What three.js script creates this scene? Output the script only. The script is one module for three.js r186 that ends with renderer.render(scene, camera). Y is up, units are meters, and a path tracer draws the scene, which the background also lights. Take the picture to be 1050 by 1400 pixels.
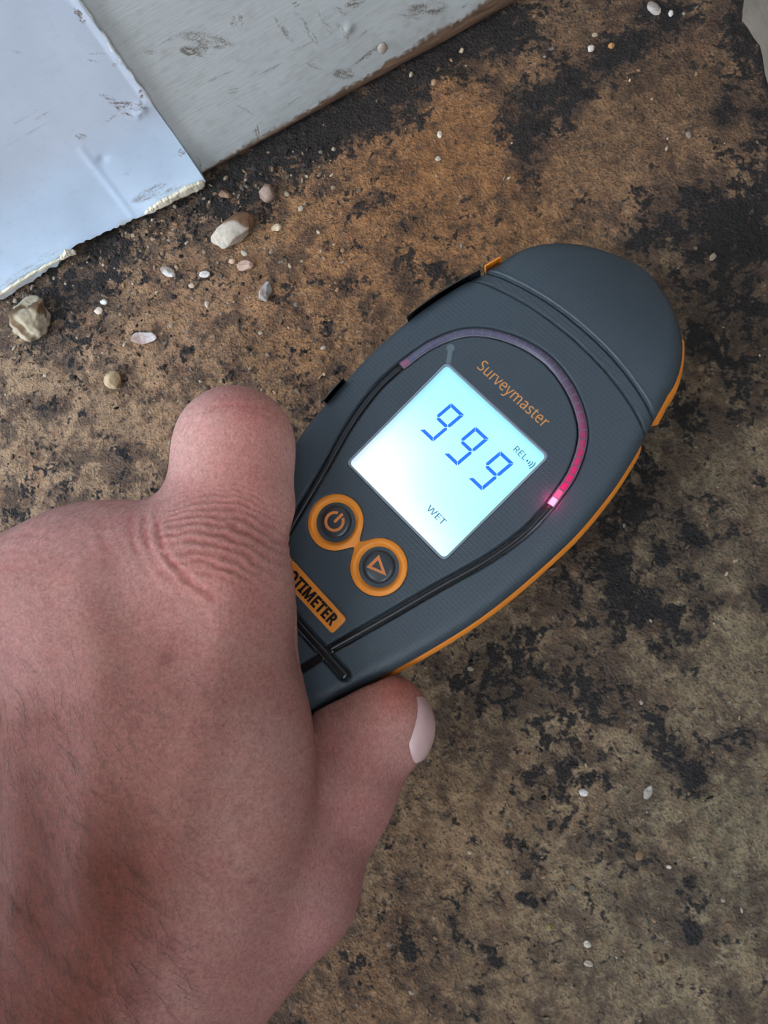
import * as THREE from 'three';
import { FontLoader } from 'three/addons/loaders/FontLoader.js';
import { TextGeometry } from 'three/addons/geometries/TextGeometry.js';
import { RoundedBoxGeometry } from 'three/addons/geometries/RoundedBoxGeometry.js';
import { RectAreaLightUniformsLib } from 'three/addons/lights/RectAreaLightUniformsLib.js';
import { mergeGeometries, mergeVertices, toCreasedNormals } from 'three/addons/utils/BufferGeometryUtils.js';

// ------------------------------------------------------------------ camera, sky, light, exposure
const scene = new THREE.Scene();
const FOCAL = 1000, CAM_H = 215;                       // pixels (1050 x 1400 frame), millimetres above the floor
const camera = new THREE.PerspectiveCamera(2 * Math.atan(700 / FOCAL) * 180 / Math.PI, 0.75, 0.01, 30);
const V3 = (x, y, z) => new THREE.Vector3(x, y, z);
const rayOf = (px, py) => V3((px - 525) / FOCAL, -(py - 700) / FOCAL, -1);
const downC = rayOf(712, 850).normalize();             // where straight down falls in the picture
const floorC = (px, py) => { const r = rayOf(px, py); return r.multiplyScalar(CAM_H / r.dot(downC)); };
const axY = downC.clone().negate();
const axX = floorC(720, 2).sub(floorC(280, 244)).normalize();   // along the wall
const axZ = new THREE.Vector3().crossVectors(axX, axY).normalize();
axX.crossVectors(axY, axZ).normalize();
{ // world axes seen from the camera -> the camera's rotation in the world
  const m = new THREE.Matrix4().makeBasis(axX, axY, axZ).transpose();
  camera.quaternion.setFromRotationMatrix(m);
  camera.position.set(0, CAM_H * 0.001, 0);
}
const worldRay = (px, py) => { const r = rayOf(px, py); return V3(r.dot(axX), r.dot(axY), r.dot(axZ)); };
function at(px, py, h = 0) { const r = worldRay(px, py), t = (h - CAM_H) / r.y; return [r.x * t, h, r.z * t]; }     // mm, on a level plane
function atWall(px, py, z) { const r = worldRay(px, py), t = z / r.z; return [r.x * t, r.y * t + CAM_H, z]; }        // mm, on the wall plane
camera.updateMatrixWorld();

scene.background = new THREE.Color(0.74, 0.86, 1.0);
scene.backgroundIntensity = 9.4;
const renderer = new THREE.WebGLRenderer({ antialias: true });
renderer.toneMapping = THREE.LinearToneMapping;
renderer.toneMappingExposure = 1.0;
renderer.shadowMap.enabled = true;
RectAreaLightUniformsLib.init();

// ------------------------------------------------------------------ helpers
const MM = 0.001;
let seed = 12345;
const rnd = () => { seed = (seed * 1664525 + 1013904223) >>> 0; return seed / 4294967296; };
const rr = (a, b) => a + (b - a) * rnd();
const clamp = (x, a = 0, b = 1) => x < a ? a : x > b ? b : x;
const mix = (a, b, t) => a + (b - a) * t;
const sstep = (a, b, x) => { const t = clamp((x - a) / (b - a)); return t * t * (3 - 2 * t); };
const srgb = (r, g, b) => new THREE.Color().setRGB(r / 255, g / 255, b / 255, THREE.SRGBColorSpace);
// tabled value noise
const NT = 256, ntab = new Float32Array(NT * NT);
for (let i = 0; i < NT * NT; i++) ntab[i] = rnd() * 2 - 1;
function noise2(x, y) {
  const xf = Math.floor(x), yf = Math.floor(y); let u = x - xf, v = y - yf;
  u = u * u * (3 - 2 * u); v = v * v * (3 - 2 * v);
  const x0 = xf & 255, x1 = (xf + 1) & 255, y0 = (yf & 255) << 8, y1 = ((yf + 1) & 255) << 8;
  const a = ntab[y0 + x0], b = ntab[y0 + x1], c = ntab[y1 + x0], d = ntab[y1 + x1];
  return a + (b - a) * u + (c - a + (a - b - c + d) * u) * v;
}
function fbm(x, y, n = 4, gain = 0.5) { let s = 0, a = 1, t = 0; for (let i = 0; i < n; i++) { s += a * noise2(x, y); t += a; a *= gain; const q = x * 2.03 + 17.3; y = y * 2.03 + 9.1; x = q; } return s / t; }
function dataTex(w, h, data, color, wrap = THREE.RepeatWrapping) {
  const t = new THREE.DataTexture(data, w, h, THREE.RGBAFormat);
  if (color) t.colorSpace = THREE.SRGBColorSpace;
  t.magFilter = THREE.LinearFilter; t.minFilter = THREE.LinearMipmapLinearFilter; t.generateMipmaps = true;
  t.wrapS = t.wrapT = wrap; t.needsUpdate = true; return t;
}
function numbered(name) { const used = numbered.used ??= {}; const n = used[name] = (used[name] ?? -1) + 1; return n ? name + '_' + String(n).padStart(3, '0') : name; }
function tag(o, label, category, group) { o.userData.label = label; if (category) o.userData.category = category; if (group) o.userData.group = group; return o; }
function mesh(name, geo, mat, parent = scene) { const m = new THREE.Mesh(geo, mat); m.name = parent === scene ? numbered(name) : name; parent.add(m); return m; }
function structure(name, geo, mat) { const m = mesh(name, geo, mat); m.name = name; m.userData.kind = 'structure'; return m; }
function gridGeo(nx, ny, fn, uvfn) {                    // fn(i/nx, j/ny) -> [x,y,z] in mm
  const pos = new Float32Array((nx + 1) * (ny + 1) * 3), uv = new Float32Array((nx + 1) * (ny + 1) * 2), idx = [];
  for (let j = 0, k = 0; j <= ny; j++) for (let i = 0; i <= nx; i++, k++) {
    const p = fn(i / nx, j / ny); pos[3 * k] = p[0] * MM; pos[3 * k + 1] = p[1] * MM; pos[3 * k + 2] = p[2] * MM;
    const q = uvfn ? uvfn(p) : [p[0] * MM, p[2] * MM]; uv[2 * k] = q[0]; uv[2 * k + 1] = q[1];
    if (i < nx && j < ny) idx.push(k, k + 1, k + nx + 2, k, k + nx + 2, k + nx + 1);
  }
  const g = new THREE.BufferGeometry(); g.setAttribute('position', new THREE.BufferAttribute(pos, 3)); g.setAttribute('uv', new THREE.BufferAttribute(uv, 2)); g.setIndex(idx); g.computeVertexNormals(); return g;
}
function pathPoints(pts, n) { // Catmull-Rom through [x,z] points
  const c = new THREE.CatmullRomCurve3(pts.map((p) => V3(p[0], 0, p[1])), false, 'centripetal'); return c.getSpacedPoints(n).map((p) => [p.x, p.z]);
}
function segDist(px, py, pts) { let best = 1e9; for (let i = 0; i + 1 < pts.length; i++) { const ax = pts[i][0], ay = pts[i][1], bx = pts[i + 1][0] - ax, by = pts[i + 1][1] - ay; const t = clamp(((px - ax) * bx + (py - ay) * by) / (bx * bx + by * by + 1e-9)); const dx = px - ax - bx * t, dy = py - ay - by * t, d = dx * dx + dy * dy; if (d < best) best = d; } return Math.sqrt(best); }
const boxGeo = (x0, x1, y0, y1, z0, z1, s = 1) => { const g = new THREE.BoxGeometry((x1 - x0) * s, (y1 - y0) * s, (z1 - z0) * s); g.translate((x0 + x1) / 2 * s, (y0 + y1) / 2 * s, (z0 + z1) / 2 * s); return g; };

// ------------------------------------------------------------------ room shell (metres)
const plaster = new THREE.MeshStandardMaterial({ color: srgb(128, 122, 114), roughness: 0.95 });
structure('wall_back', boxGeo(-0.62, 0.3, 0, 2.3, -0.30, -0.184), plaster);
structure('wall_right', mergeGeometries([boxGeo(0.19, 0.29, 0, 2.3, -0.30, 0.15), boxGeo(0.19, 0.29, 0, 0.6, 0.15, 0.75), boxGeo(0.19, 0.29, 1.4, 2.3, 0.15, 0.75), boxGeo(0.19, 0.29, 0, 2.3, 0.75, 1.2)]), plaster);   // a window opening looks onto the sky
structure('wall_front', mergeGeometries([boxGeo(-0.62, 0.3, 0, 0.7, 1.2, 1.3), boxGeo(-0.62, 0.3, 2.1, 2.3, 1.2, 1.3), boxGeo(-0.62, -0.5, 0.7, 2.1, 1.2, 1.3), boxGeo(-0.05, 0.3, 0.7, 2.1, 1.2, 1.3)]), plaster);   // unseen window opening added to light the boards
structure('ceiling', boxGeo(-0.62, 0.3, 2.3, 2.4, -0.30, 1.3), plaster);
// left doorway open to daylight, lintel and an unseen pier added to block light
structure('wall_left', mergeGeometries([boxGeo(-0.62, -0.44, 0, 2.3, 0.13, 1.2), boxGeo(-0.62, -0.44, 1.9, 2.3, -0.184, 0.13)]), plaster);

// ------------------------------------------------------------------ floor
// plan-view map: x -225..185 mm, z -195..215 mm
const FX0 = -225, FZ0 = -195, FS = 410, FN = 2048;
// black bitumen with painted-in shade along boards and skirting (positive), clean screed (negative): [px, py, radius px, weight], laid out on the floor
const darkPatches = [
  [930, 650, 110, .24], [900, 800, 110, .24], [1000, 600, 90, .12], [800, 900, 110, .16], [850, 980, 110, .12], [1000, 480, 90, .2], [700, 950, 90, .14], [800, 1150, 90, .1], [620, 200, 70, -.25], [150, 600, 110, -.12], [620, 1120, 100, -.1],
  [20, 430, 45, .9], [100, 385, 45, .9], [150, 345, 40, .9], [60, 440, 35, .5], [220, 300, 40, .9], [300, 262, 45, 1], [350, 225, 48, 1], [390, 200, 42, 1], [430, 165, 50, 1.1], [480, 150, 50, 1.1], [505, 165, 30, .9], [450, 205, 35, .6],  // bitumen and the gap shade under the boards, painted together
  [540, 110, 48, 1.1], [590, 75, 48, 1.1], [560, 150, 30, .8], [640, 50, 45, 1], [690, 25, 42, 1], [575, 165, 18, .8], [730, 10, 40, .6],
  [765, 148, 36, 1], [740, 165, 34, .8], [800, 120, 40, .9], [840, 80, 40, .9], [880, 50, 36, .9], [920, 20, 36, .9], [760, 70, 40, .4], [700, 150, 30, .35], [700, 60, 30, .3],
  [712, 190, 26, .7], [722, 218, 24, .6], [705, 125, 22, .5], [735, 200, 26, .4],
  [992, 135, 13, 1.2], [988, 152, 12, 1.2], [998, 122, 10, 1], [862, 205, 10, .6],
  [1005, 15, 34, 1], [1025, 60, 34, 1], [1040, 110, 30, 1], [1050, 160, 28, 1], [1048, 210, 26, .8], [1045, 260, 40, .8],  // shadow strip beside the right skirting, painted into the floor
  [900, 300, 40, .75], [950, 280, 40, .7], [1000, 300, 42, .9], [1040, 330, 42, .9], [960, 330, 45, .8], [1000, 380, 45, .75], [1040, 420, 40, .7], [960, 400, 45, .7], [950, 460, 35, .65], [985, 250, 30, .4], [880, 330, 26, .6],
  [940, 520, 40, .35], [1000, 500, 50, .35], [1040, 520, 40, .35], [930, 590, 30, .45], [955, 560, 22, .45], [1000, 585, 40, .2],
  [895, 660, 22, .5], [880, 640, 24, .3], [850, 700, 40, .5], [835, 735, 34, .55], [870, 720, 34, .3], [810, 760, 38, .5], [780, 800, 40, .5], [745, 840, 38, .4], [830, 770, 26, .4],
  [935, 730, 18, .9], [952, 735, 14, .9], [905, 750, 14, .7], [900, 765, 14, .6], [925, 695, 16, .5], [970, 695, 20, .35], [990, 690, 16, .4], [1005, 730, 20, .4], [985, 770, 12, .6], [955, 785, 12, .7], [970, 828, 20, 1], [990, 818, 14, .9], [960, 840, 12, .9], [1045, 812, 22, 1], [1048, 828, 16, .9],
  [870, 830, 26, 1], [890, 832, 16, .9], [850, 815, 20, .6], [865, 780, 20, .45], [925, 850, 12, .8], [950, 870, 16, .6], [905, 880, 20, .5], [830, 835, 20, .5],
  [700, 880, 40, .35], [660, 900, 40, .4], [700, 940, 60, .3], [780, 900, 50, .25], [640, 960, 40, .25], [760, 960, 50, .3], [830, 960, 40, .3],
  [900, 1030, 34, .75], [935, 1040, 22, .7], [945, 1055, 16, 1.1], [955, 1085, 17, 1.1], [965, 1040, 16, .9], [985, 1015, 18, .8], [1010, 1010, 22, .7], [900, 1000, 24, .6], [1030, 1000, 18, .5],
  [760, 1130, 14, .8], [840, 1160, 40, .3], [860, 1170, 24, .5], [895, 1170, 14, .55], [900, 1195, 12, .5], [720, 1070, 9, .9], [724, 1060, 8, .8], [740, 1060, 30, .3], [780, 1050, 40, .3],
  [615, 1118, 10, 1.3], [610, 1110, 10, .7], [647, 1152, 5, 1.2], [637, 1203, 8, 1.3], [614, 1207, 5, .8], [718, 1196, 9, 1], [720, 1228, 13, 1.3], [712, 1228, 9, 1.2], [733, 1234, 8, 1.2], [680, 1317, 10, 1.1], [668, 1305, 9, .6], [650, 1356, 11, .9], [650, 1390, 14, .9], [935, 1215, 12, .8], [947, 1277, 13, 1.6], [945, 1280, 10, 1.5], [940, 1260, 9, .9], [948, 1355, 10, .7], [832, 1340, 8, .6],
  [520, 1135, 12, .6], [530, 1160, 12, .55], [545, 1200, 11, .65], [550, 1235, 13, .75], [553, 1265, 12, .75], [558, 1300, 12, .7], [562, 1335, 12, .65], [572, 1365, 12, .4], [625, 1240, 10, .55], [622, 1275, 10, .55], [632, 1285, 9, .5], [490, 1320, 16, .5], [540, 1375, 16, .45],
  [340, 620, 20, .3], [395, 560, 26, .4], [440, 510, 26, .3], [420, 540, 20, .4], [400, 590, 16, .5], [600, 370, 24, .6], [575, 400, 22, .5], [640, 340, 20, .35], [610, 250, 10, .5], [635, 275, 9, .9], [637, 265, 8, .8], [490, 335, 12, .5], [420, 345, 14, .4], [560, 300, 24, .3], [520, 260, 26, .3], [470, 400, 14, .5], [500, 400, 12, .4], [480, 285, 30, .35], [540, 330, 16, .35], [680, 300, 12, .3], [560, 345, 10, .4], [720, 270, 22, .4],
  [85, 540, 16, .55], [60, 555, 16, .65], [55, 562, 9, .6], [112, 565, 9, .8], [110, 500, 22, .45], [95, 495, 18, .3], [165, 620, 18, .6], [172, 640, 13, .45], [30, 640, 40, .3], [150, 680, 60, .35], [60, 690, 60, .35], [175, 530, 10, .7], [200, 450, 12, .6], [195, 480, 14, .3], [80, 460, 12, .4], [240, 380, 14, .4],
  [600, 1010, 20, .2], [590, 1180, 20, .2], [1010, 1160, 20, .25], [1020, 1350, 30, .3], [960, 1180, 20, .3],
  [630, 160, 34, -1], [620, 200, 40, -1], [640, 240, 36, -.8], [600, 260, 40, -.5], [690, 330, 40, -.5], [740, 310, 30, -.4], [560, 230, 30, -.3], [830, 180, 60, -.4], [930, 140, 40, -.5], [860, 240, 40, -.3], [800, 230, 40, -.2], [500, 300, 40, -.3], [460, 340, 40, -.3], [960, 50, 22, -.5], [780, 20, 30, -.4], [850, 15, 24, -.4], [800, 60, 22, -.3],
  [1000, 850, 26, -.8], [1020, 880, 40, -.6], [900, 690, 26, -.2], [1030, 700, 30, -.4], [920, 600, 18, -.5], [905, 615, 14, -.5], [870, 660, 18, -.5], [985, 640, 26, -.4], [1020, 950, 40, -.5], [990, 1110, 50, -.7], [1030, 1130, 50, -.6], [1030, 1250, 50, -.3], [650, 1080, 50, -.4], [600, 1040, 40, -.3], [610, 1160, 40, -.3], [820, 1370, 50, -.3], [500, 1380, 30, -.3],
];
// floor hues, light falloff partly painted in through pale: [px, py, radius, orange, grey, pale]
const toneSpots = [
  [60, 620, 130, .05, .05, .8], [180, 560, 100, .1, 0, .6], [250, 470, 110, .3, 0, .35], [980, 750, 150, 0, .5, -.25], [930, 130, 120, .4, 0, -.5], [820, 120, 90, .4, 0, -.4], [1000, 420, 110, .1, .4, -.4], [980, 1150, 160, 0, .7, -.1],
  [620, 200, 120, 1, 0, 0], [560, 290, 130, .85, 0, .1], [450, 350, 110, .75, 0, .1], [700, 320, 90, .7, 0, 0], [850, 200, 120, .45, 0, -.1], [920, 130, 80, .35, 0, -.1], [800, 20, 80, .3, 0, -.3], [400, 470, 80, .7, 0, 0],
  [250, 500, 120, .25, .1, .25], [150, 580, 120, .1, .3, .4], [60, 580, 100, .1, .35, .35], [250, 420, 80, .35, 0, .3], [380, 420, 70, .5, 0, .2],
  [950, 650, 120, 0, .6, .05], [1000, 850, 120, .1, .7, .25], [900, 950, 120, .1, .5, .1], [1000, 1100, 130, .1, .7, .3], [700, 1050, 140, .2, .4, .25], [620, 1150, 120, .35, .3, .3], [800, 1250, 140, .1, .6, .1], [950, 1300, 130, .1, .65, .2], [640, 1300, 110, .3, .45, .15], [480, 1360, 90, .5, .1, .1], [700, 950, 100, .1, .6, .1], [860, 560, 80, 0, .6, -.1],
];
const FG = 257, biasGrid = new Float32Array(FG * FG), orGrid = new Float32Array(FG * FG), gyGrid = new Float32Array(FG * FG), paGrid = new Float32Array(FG * FG);
{
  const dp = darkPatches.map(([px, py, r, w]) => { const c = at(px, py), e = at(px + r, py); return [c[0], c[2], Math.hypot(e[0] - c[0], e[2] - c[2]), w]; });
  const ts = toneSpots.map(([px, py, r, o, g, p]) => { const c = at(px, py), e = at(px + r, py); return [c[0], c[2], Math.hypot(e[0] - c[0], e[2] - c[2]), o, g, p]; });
  for (let j = 0; j < FG; j++) for (let i = 0; i < FG; i++) {
    const x = FX0 + FS * i / (FG - 1), z = FZ0 + FS * j / (FG - 1); let b = 0, o = 0.12, g = 0.18, p = 0.06, w = .35;
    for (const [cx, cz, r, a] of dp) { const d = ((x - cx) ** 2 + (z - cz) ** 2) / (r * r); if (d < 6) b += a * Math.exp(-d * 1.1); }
    o *= w; g *= w; p *= w;
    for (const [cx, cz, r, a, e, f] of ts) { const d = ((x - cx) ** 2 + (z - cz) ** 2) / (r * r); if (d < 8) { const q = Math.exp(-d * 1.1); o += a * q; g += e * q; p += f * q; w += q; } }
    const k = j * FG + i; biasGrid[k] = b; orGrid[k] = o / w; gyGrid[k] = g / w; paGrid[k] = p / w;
  }
}
const gsample = (G, x, z) => { const u = clamp((x - FX0) / FS, 0, .9999) * (FG - 1), v = clamp((z - FZ0) / FS, 0, .9999) * (FG - 1), i = u | 0, j = v | 0, a = u - i, b = v - j, k = j * FG + i; return (G[k] * (1 - a) + G[k + 1] * a) * (1 - b) + (G[k + FG] * (1 - a) + G[k + FG + 1] * a) * b; };
// 0 = clean screed, 1 = bitumen and painted shade
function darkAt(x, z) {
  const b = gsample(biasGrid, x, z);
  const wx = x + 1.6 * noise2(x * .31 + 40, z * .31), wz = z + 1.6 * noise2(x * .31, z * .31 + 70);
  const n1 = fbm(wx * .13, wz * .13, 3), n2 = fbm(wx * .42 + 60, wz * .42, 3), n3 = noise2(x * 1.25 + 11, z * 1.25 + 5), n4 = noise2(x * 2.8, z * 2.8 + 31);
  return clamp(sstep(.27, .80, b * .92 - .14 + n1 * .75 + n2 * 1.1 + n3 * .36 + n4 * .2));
}
// brown damp staining round the bitumen
function stainAt(x, z) { return sstep(-.15, .75, gsample(biasGrid, x, z) * .75 + 1.1 * fbm(x * .15 + 33, z * .15, 3) + .7 * fbm(x * .5, z * .5 + 44, 3)); }
const floorRelief = (x, z) => 0.55 * fbm(x * .06 + 3, z * .06 + 8, 3) + .32 * fbm(x * .35, z * .35 + 50, 3) + .18 * darkAt(x, z) * (.5 + noise2(x * .8, z * .8));
{
  const col = new Uint8Array(FN * FN * 4), bmp = new Uint8Array(FN * FN * 4);
  const cBase = [130, 103, 80], cOr = [136, 92, 54], cGy = [102, 93, 72], cDk = [27, 23, 22], cRd = [84, 54, 38];
  for (let j = 0, k = 0; j < FN; j++) for (let i = 0; i < FN; i++, k += 4) {
    const x = FX0 + FS * (i + .5) / FN, z = FZ0 + FS * (j + .5) / FN;
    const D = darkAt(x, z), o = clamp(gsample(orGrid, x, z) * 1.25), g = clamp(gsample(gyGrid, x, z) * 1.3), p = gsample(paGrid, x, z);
    const a1 = fbm(x * .11 + 90, z * .11, 3), a2 = noise2(x * .55 + 7, z * .55), a3 = noise2(x * 1.7, z * 1.7 + 3), a4 = noise2(x * 3.9 + 5, z * 3.9);
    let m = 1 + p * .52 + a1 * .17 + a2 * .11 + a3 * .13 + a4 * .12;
    const st2 = stainAt(x, z) * .55; const rust = sstep(.25, .7, noise2(x * .24 + 200, z * .24 + 30) + a3 * .25) * .45, stain = sstep(.1, .75, fbm(x * .45 + 60, z * .45 + 14, 3) + a4 * .15) * .42;
    const speck = sstep(.46, .72, noise2(x * 1.05 + 300, z * 1.05) * .75 + a4 * .34) * (1 - D) * .7, crumb = sstep(.70, .82, noise2(x * 1.25 + 500, z * 1.25 + 77) * .85 + a4 * .22) * .5;
    for (let c = 0; c < 3; c++) {
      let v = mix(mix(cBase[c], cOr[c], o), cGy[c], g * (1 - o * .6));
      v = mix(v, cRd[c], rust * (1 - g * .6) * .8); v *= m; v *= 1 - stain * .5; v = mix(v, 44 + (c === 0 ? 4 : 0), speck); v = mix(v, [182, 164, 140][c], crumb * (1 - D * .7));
      v = mix(v, [50, 37, 30][c], st2);
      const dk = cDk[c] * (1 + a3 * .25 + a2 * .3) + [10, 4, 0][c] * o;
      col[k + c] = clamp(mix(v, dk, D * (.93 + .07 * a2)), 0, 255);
    }
    col[k + 3] = 255;
    const h = clamp(.5 + .22 * a3 + .2 * a4 + .14 * a2 + .25 * crumb - .25 * speck + .1 * D); bmp[k] = bmp[k + 1] = bmp[k + 2] = h * 255; bmp[k + 3] = 255;
  }
  const mapT = dataTex(FN, FN, col, true, THREE.MirroredRepeatWrapping), bmpT = dataTex(FN, FN, bmp, false, THREE.MirroredRepeatWrapping);
  const floorMat = new THREE.MeshStandardMaterial({ map: mapT, bumpMap: bmpT, bumpScale: 0.0007, roughness: 0.86 });
  const uvf = (p) => [(p[0] - FX0) / FS, (p[2] - FZ0) / FS];
  const slab = [];
  const X0 = -215, X1 = 180, Z0 = -184, Z1 = 200;
  slab.push(gridGeo(560, 540, (u, v) => { const x = mix(X0, X1, u), z = mix(Z1, Z0, v); const e = Math.min(1, (x - X0) / 20, (X1 - x) / 20, (Z1 - z) / 20); return [x, floorRelief(x, z) * Math.max(0, e), z]; }, uvf));
  const flat = (x0, x1, z0, z1) => slab.push(gridGeo(4, 4, (u, v) => [mix(x0, x1, u), 0, mix(z1, z0, v)], uvf));
  flat(-1500, X0, -184, 1200); flat(X1, 190, -184, 1200); flat(X0, X1, Z1, 1200);
  flat(-1500, -900, -1200, -184);
  const under = gridGeo(1, 1, (u, v) => [mix(-1500, 190, u), -60, mix(-1200, 1200, v)], uvf); slab.push(under);
  structure('floor', mergeGeometries(slab), floorMat);
}

// ------------------------------------------------------------------ painted boards against the wall
const WZ = -178;
function paintTexture(w, h, x0, x1, y0, y1, base, shader) {
  const col = new Uint8Array(w * h * 4), bmp = new Uint8Array(w * h * 4);
  for (let j = 0, k = 0; j < h; j++) for (let i = 0; i < w; i++, k += 4) {
    const x = mix(x0, x1, (i + .5) / w), y = mix(y0, y1, (j + .5) / h), r = shader(x, y, base);
    for (let c = 0; c < 3; c++) col[k + c] = clamp(r[c], 0, 255); col[k + 3] = 255;
    const b = clamp(r[3]) * 255; bmp[k] = bmp[k + 1] = bmp[k + 2] = b; bmp[k + 3] = 255;
  }
  return [dataTex(w, h, col, true, THREE.MirroredRepeatWrapping), dataTex(w, h, bmp, false, THREE.MirroredRepeatWrapping)];
}
// scuffs: [pixel x, pixel y, half length px, half width px, angle deg, strength] on the boards
function scuffList(list, z) { return list.map(([px, py, l, w, a, s]) => { const c = atWall(px, py, z), e = atWall(px + Math.cos(a * Math.PI / 180) * l, py + Math.sin(a * Math.PI / 180) * l, z), f = atWall(px - Math.sin(a * Math.PI / 180) * w, py + Math.cos(a * Math.PI / 180) * w, z); return [c[0], c[1], e[0] - c[0], e[1] - c[1], f[0] - c[0], f[1] - c[1], s]; }); }
function scuffAt(list, x, y) {
  let s = 0;
  for (const [cx, cy, ax, ay, bx, by, k] of list) {
    const dx = x - cx, dy = y - cy, det = ax * by - ay * bx, u = (dx * by - dy * bx) / det, v = (ax * dy - ay * dx) / det, q = u * u + v * v;
    if (q < 3) { const n = .5 + .5 * noise2(u * 1.7 + cx, v * 3 + cy) + .4 * noise2(x * 3.1 + y * 2.2 + 3, y * 3.4 - x) + .3 * noise2(x * 7 + y * 3, y * 7); s = Math.max(s, k * clamp((1.3 - q) * 1.3) * sstep(.3, 1.0, n)); }
  }
  return s;
}
const scuffL = scuffList([[178, 150, 26, 5, 5, .9], [172, 158, 14, 4, 30, .9], [150, 140, 12, 3, 20, .6], [196, 132, 4, 9, 10, .9], [112, 28, 5, 12, -35, .9], [135, 80, 12, 1.5, 0, .45], [130, 90, 10, 1.5, 10, .4], [152, 170, 12, 2, -35, .45], [40, 165, 24, 2, -30, .2], [60, 165, 12, 2, -30, .3], [40, 190, 40, 2, -30, .15], [113, 193, 8, 4, 0, .55], [175, 243, 4, 3, 0, .35], [250, 213, 5, 5, 20, .8], [160, 95, 4, 3, 20, .5], [165, 90, 3, 6, -35, .5], [205, 265, 26, 6, -28, .5], [230, 262, 22, 4, -28, .5], [60, 355, 30, 4, -33, .35], [25, 378, 30, 4, -33, .3], [26, 78, 7, 2, 10, .3]], WZ + 3);
const scuffR = scuffList([[262, 72, 16, 8, 15, .75], [285, 55, 34, 10, 10, .65], [275, 62, 10, 14, -40, .5], [325, 30, 9, 10, 15, .75], [206, 72, 8, 3, 0, .45], [320, 125, 8, 4, -20, .5], [352, 180, 3, 14, -12, .7], [362, 190, 12, 4, 20, .65], [335, 150, 14, 2, 30, .35], [388, 40, 4, 22, -35, .5], [420, 40, 5, 26, -35, .5], [445, 30, 4, 18, -30, .4], [470, 45, 4, 16, -35, .4], [405, 5, 5, 4, 0, .8], [486, 5, 14, 6, -15, .8], [465, 15, 10, 4, 30, .5], [585, 12, 26, 10, -5, .75], [560, 22, 16, 4, 10, .4], [503, 75, 22, 3, -38, .7], [522, 66, 8, 8, 0, .7], [470, 102, 14, 7, 10, .8], [478, 98, 8, 5, 0, .6], [500, 45, 12, 2, -35, .4], [300, 105, 20, 2, -25, .3], [240, 50, 24, 2, -28, .35], [370, 95, 20, 2, -28, .3], [430, 90, 12, 3, 20, .35], [272, 222, 3, 9, -10, .7], [340, 215, 8, 3, -30, .4], [640, 6, 10, 3, -28, .5], [400, 140, 20, 1.5, -29, .3], [420, 60, 30, 1.5, -20, .25]], WZ);
const brown = [112, 84, 64];
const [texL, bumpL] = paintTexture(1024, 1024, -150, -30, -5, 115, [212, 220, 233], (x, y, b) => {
  const lw = sstep(46, 28, y + .06 * (x + 90) + 2 * noise2(x * .12, y * .12) + .6 * noise2(x * .8, y * .8)) * .95; b = [mix(b[0], 216, lw), mix(b[1], 235, lw), mix(b[2], 255, lw)]; // bluer lower part: some of the daylight is painted into its colour
  const s = scuffAt(scuffL, x, y), g = fbm(x * .1, y * .06, 3), st = .3 * noise2(x * .3 + 20, y * 2.2), d = clamp(.5 * fbm(x * .5 + 9, y * .5, 3) - .1) * .4;
  const low = sstep(4, 0, y + 1.5 * noise2(x * .4, 3) - 1.4) * .55, r = [];
  for (let c = 0; c < 3; c++) { let v = b[c] * (1 + .03 * g + .012 * st) * (1 - d * .2); v = mix(v, [92, 74, 62][c], s * .85); v = mix(v, [176, 160, 142][c], low); r.push(v); }
  r.push(.5 + .12 * st + .1 * g - .3 * s); return r;
});
const [texR, bumpR] = paintTexture(1024, 768, -32, 128, -5, 115, [205, 208, 205], (x, y, b) => {
  const s = scuffAt(scuffR, x, y), g = fbm(x * .07 + 5, y * .09, 3), st = noise2(x * .25, y * 2.6 + 9), gr = clamp(fbm(x * .35 + 30, y * .6, 4) * 1.3 - .05);
  const dirt = sstep(.0, 1, (x + 30) / 150), edge = sstep(5.2 + 1.2 * noise2(x * .25, 1), 2.8, y + .9 * noise2(x * .9, y) - dirt * 5.5), r = [];
  const grime = sstep(24, 4, y + 7 * noise2(x * .12, 7)) * (.12 + .3 * dirt) * (.6 + .4 * noise2(x * .5, y * .5));
  for (let c = 0; c < 3; c++) { let v = b[c] * (1 + .035 * g + .008 * st); v = mix(v, [140, 132, 120][c], gr * .2 + grime); v = mix(v, [84, 68, 56][c], s * .9); v = mix(v, brown[c] * (1 + .25 * st), edge * .95); r.push(v); }
  r.push(.5 + .08 * st + .1 * g - .4 * s - .2 * edge); return r;
});
// a board: front skin following fz, ragged lower edge yb, closed back to zb
function boardGeo(x0, x1, yb, yt, fz, zb, nx, ny, uvf) {
  const front = gridGeo(nx, ny, (u, v) => { const x = mix(x0, x1, u), b = yb(x), y = b + (yt - b) * v * v; return [x, y, fz(x, y)]; }, uvf);
  const back = gridGeo(nx, 1, (u, v) => { const x = mix(x1, x0, u), b = yb(x); return [x, mix(b, yt, v), zb]; }, uvf);
  const low = gridGeo(nx, 2, (u, v) => { const x = mix(x0, x1, u), b = yb(x); return [x, b, mix(zb, fz(x, b), v)]; }, uvf);
  const ends = [x0, x1].map((x, e) => gridGeo(1, ny, (u, v) => { const b = yb(x), y = b + (yt - b) * v * v, zf = fz(x, y); return [x, y, e ? mix(zf, zb, u) : mix(zb, zf, u)]; }, uvf));
  const top = gridGeo(nx, 1, (u, v) => { const x = mix(x0, x1, u); return [x, yt, mix(fz(x, yt), zb, v)]; }, uvf);
  return mergeGeometries([front, back, low, ...ends, top]);
}
const uvL = (p) => [(p[0] + 150) / 120, (p[1] + 5) / 120], uvR = (p) => [(p[0] + 32) / 160, (p[1] + 5) / 120];
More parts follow.
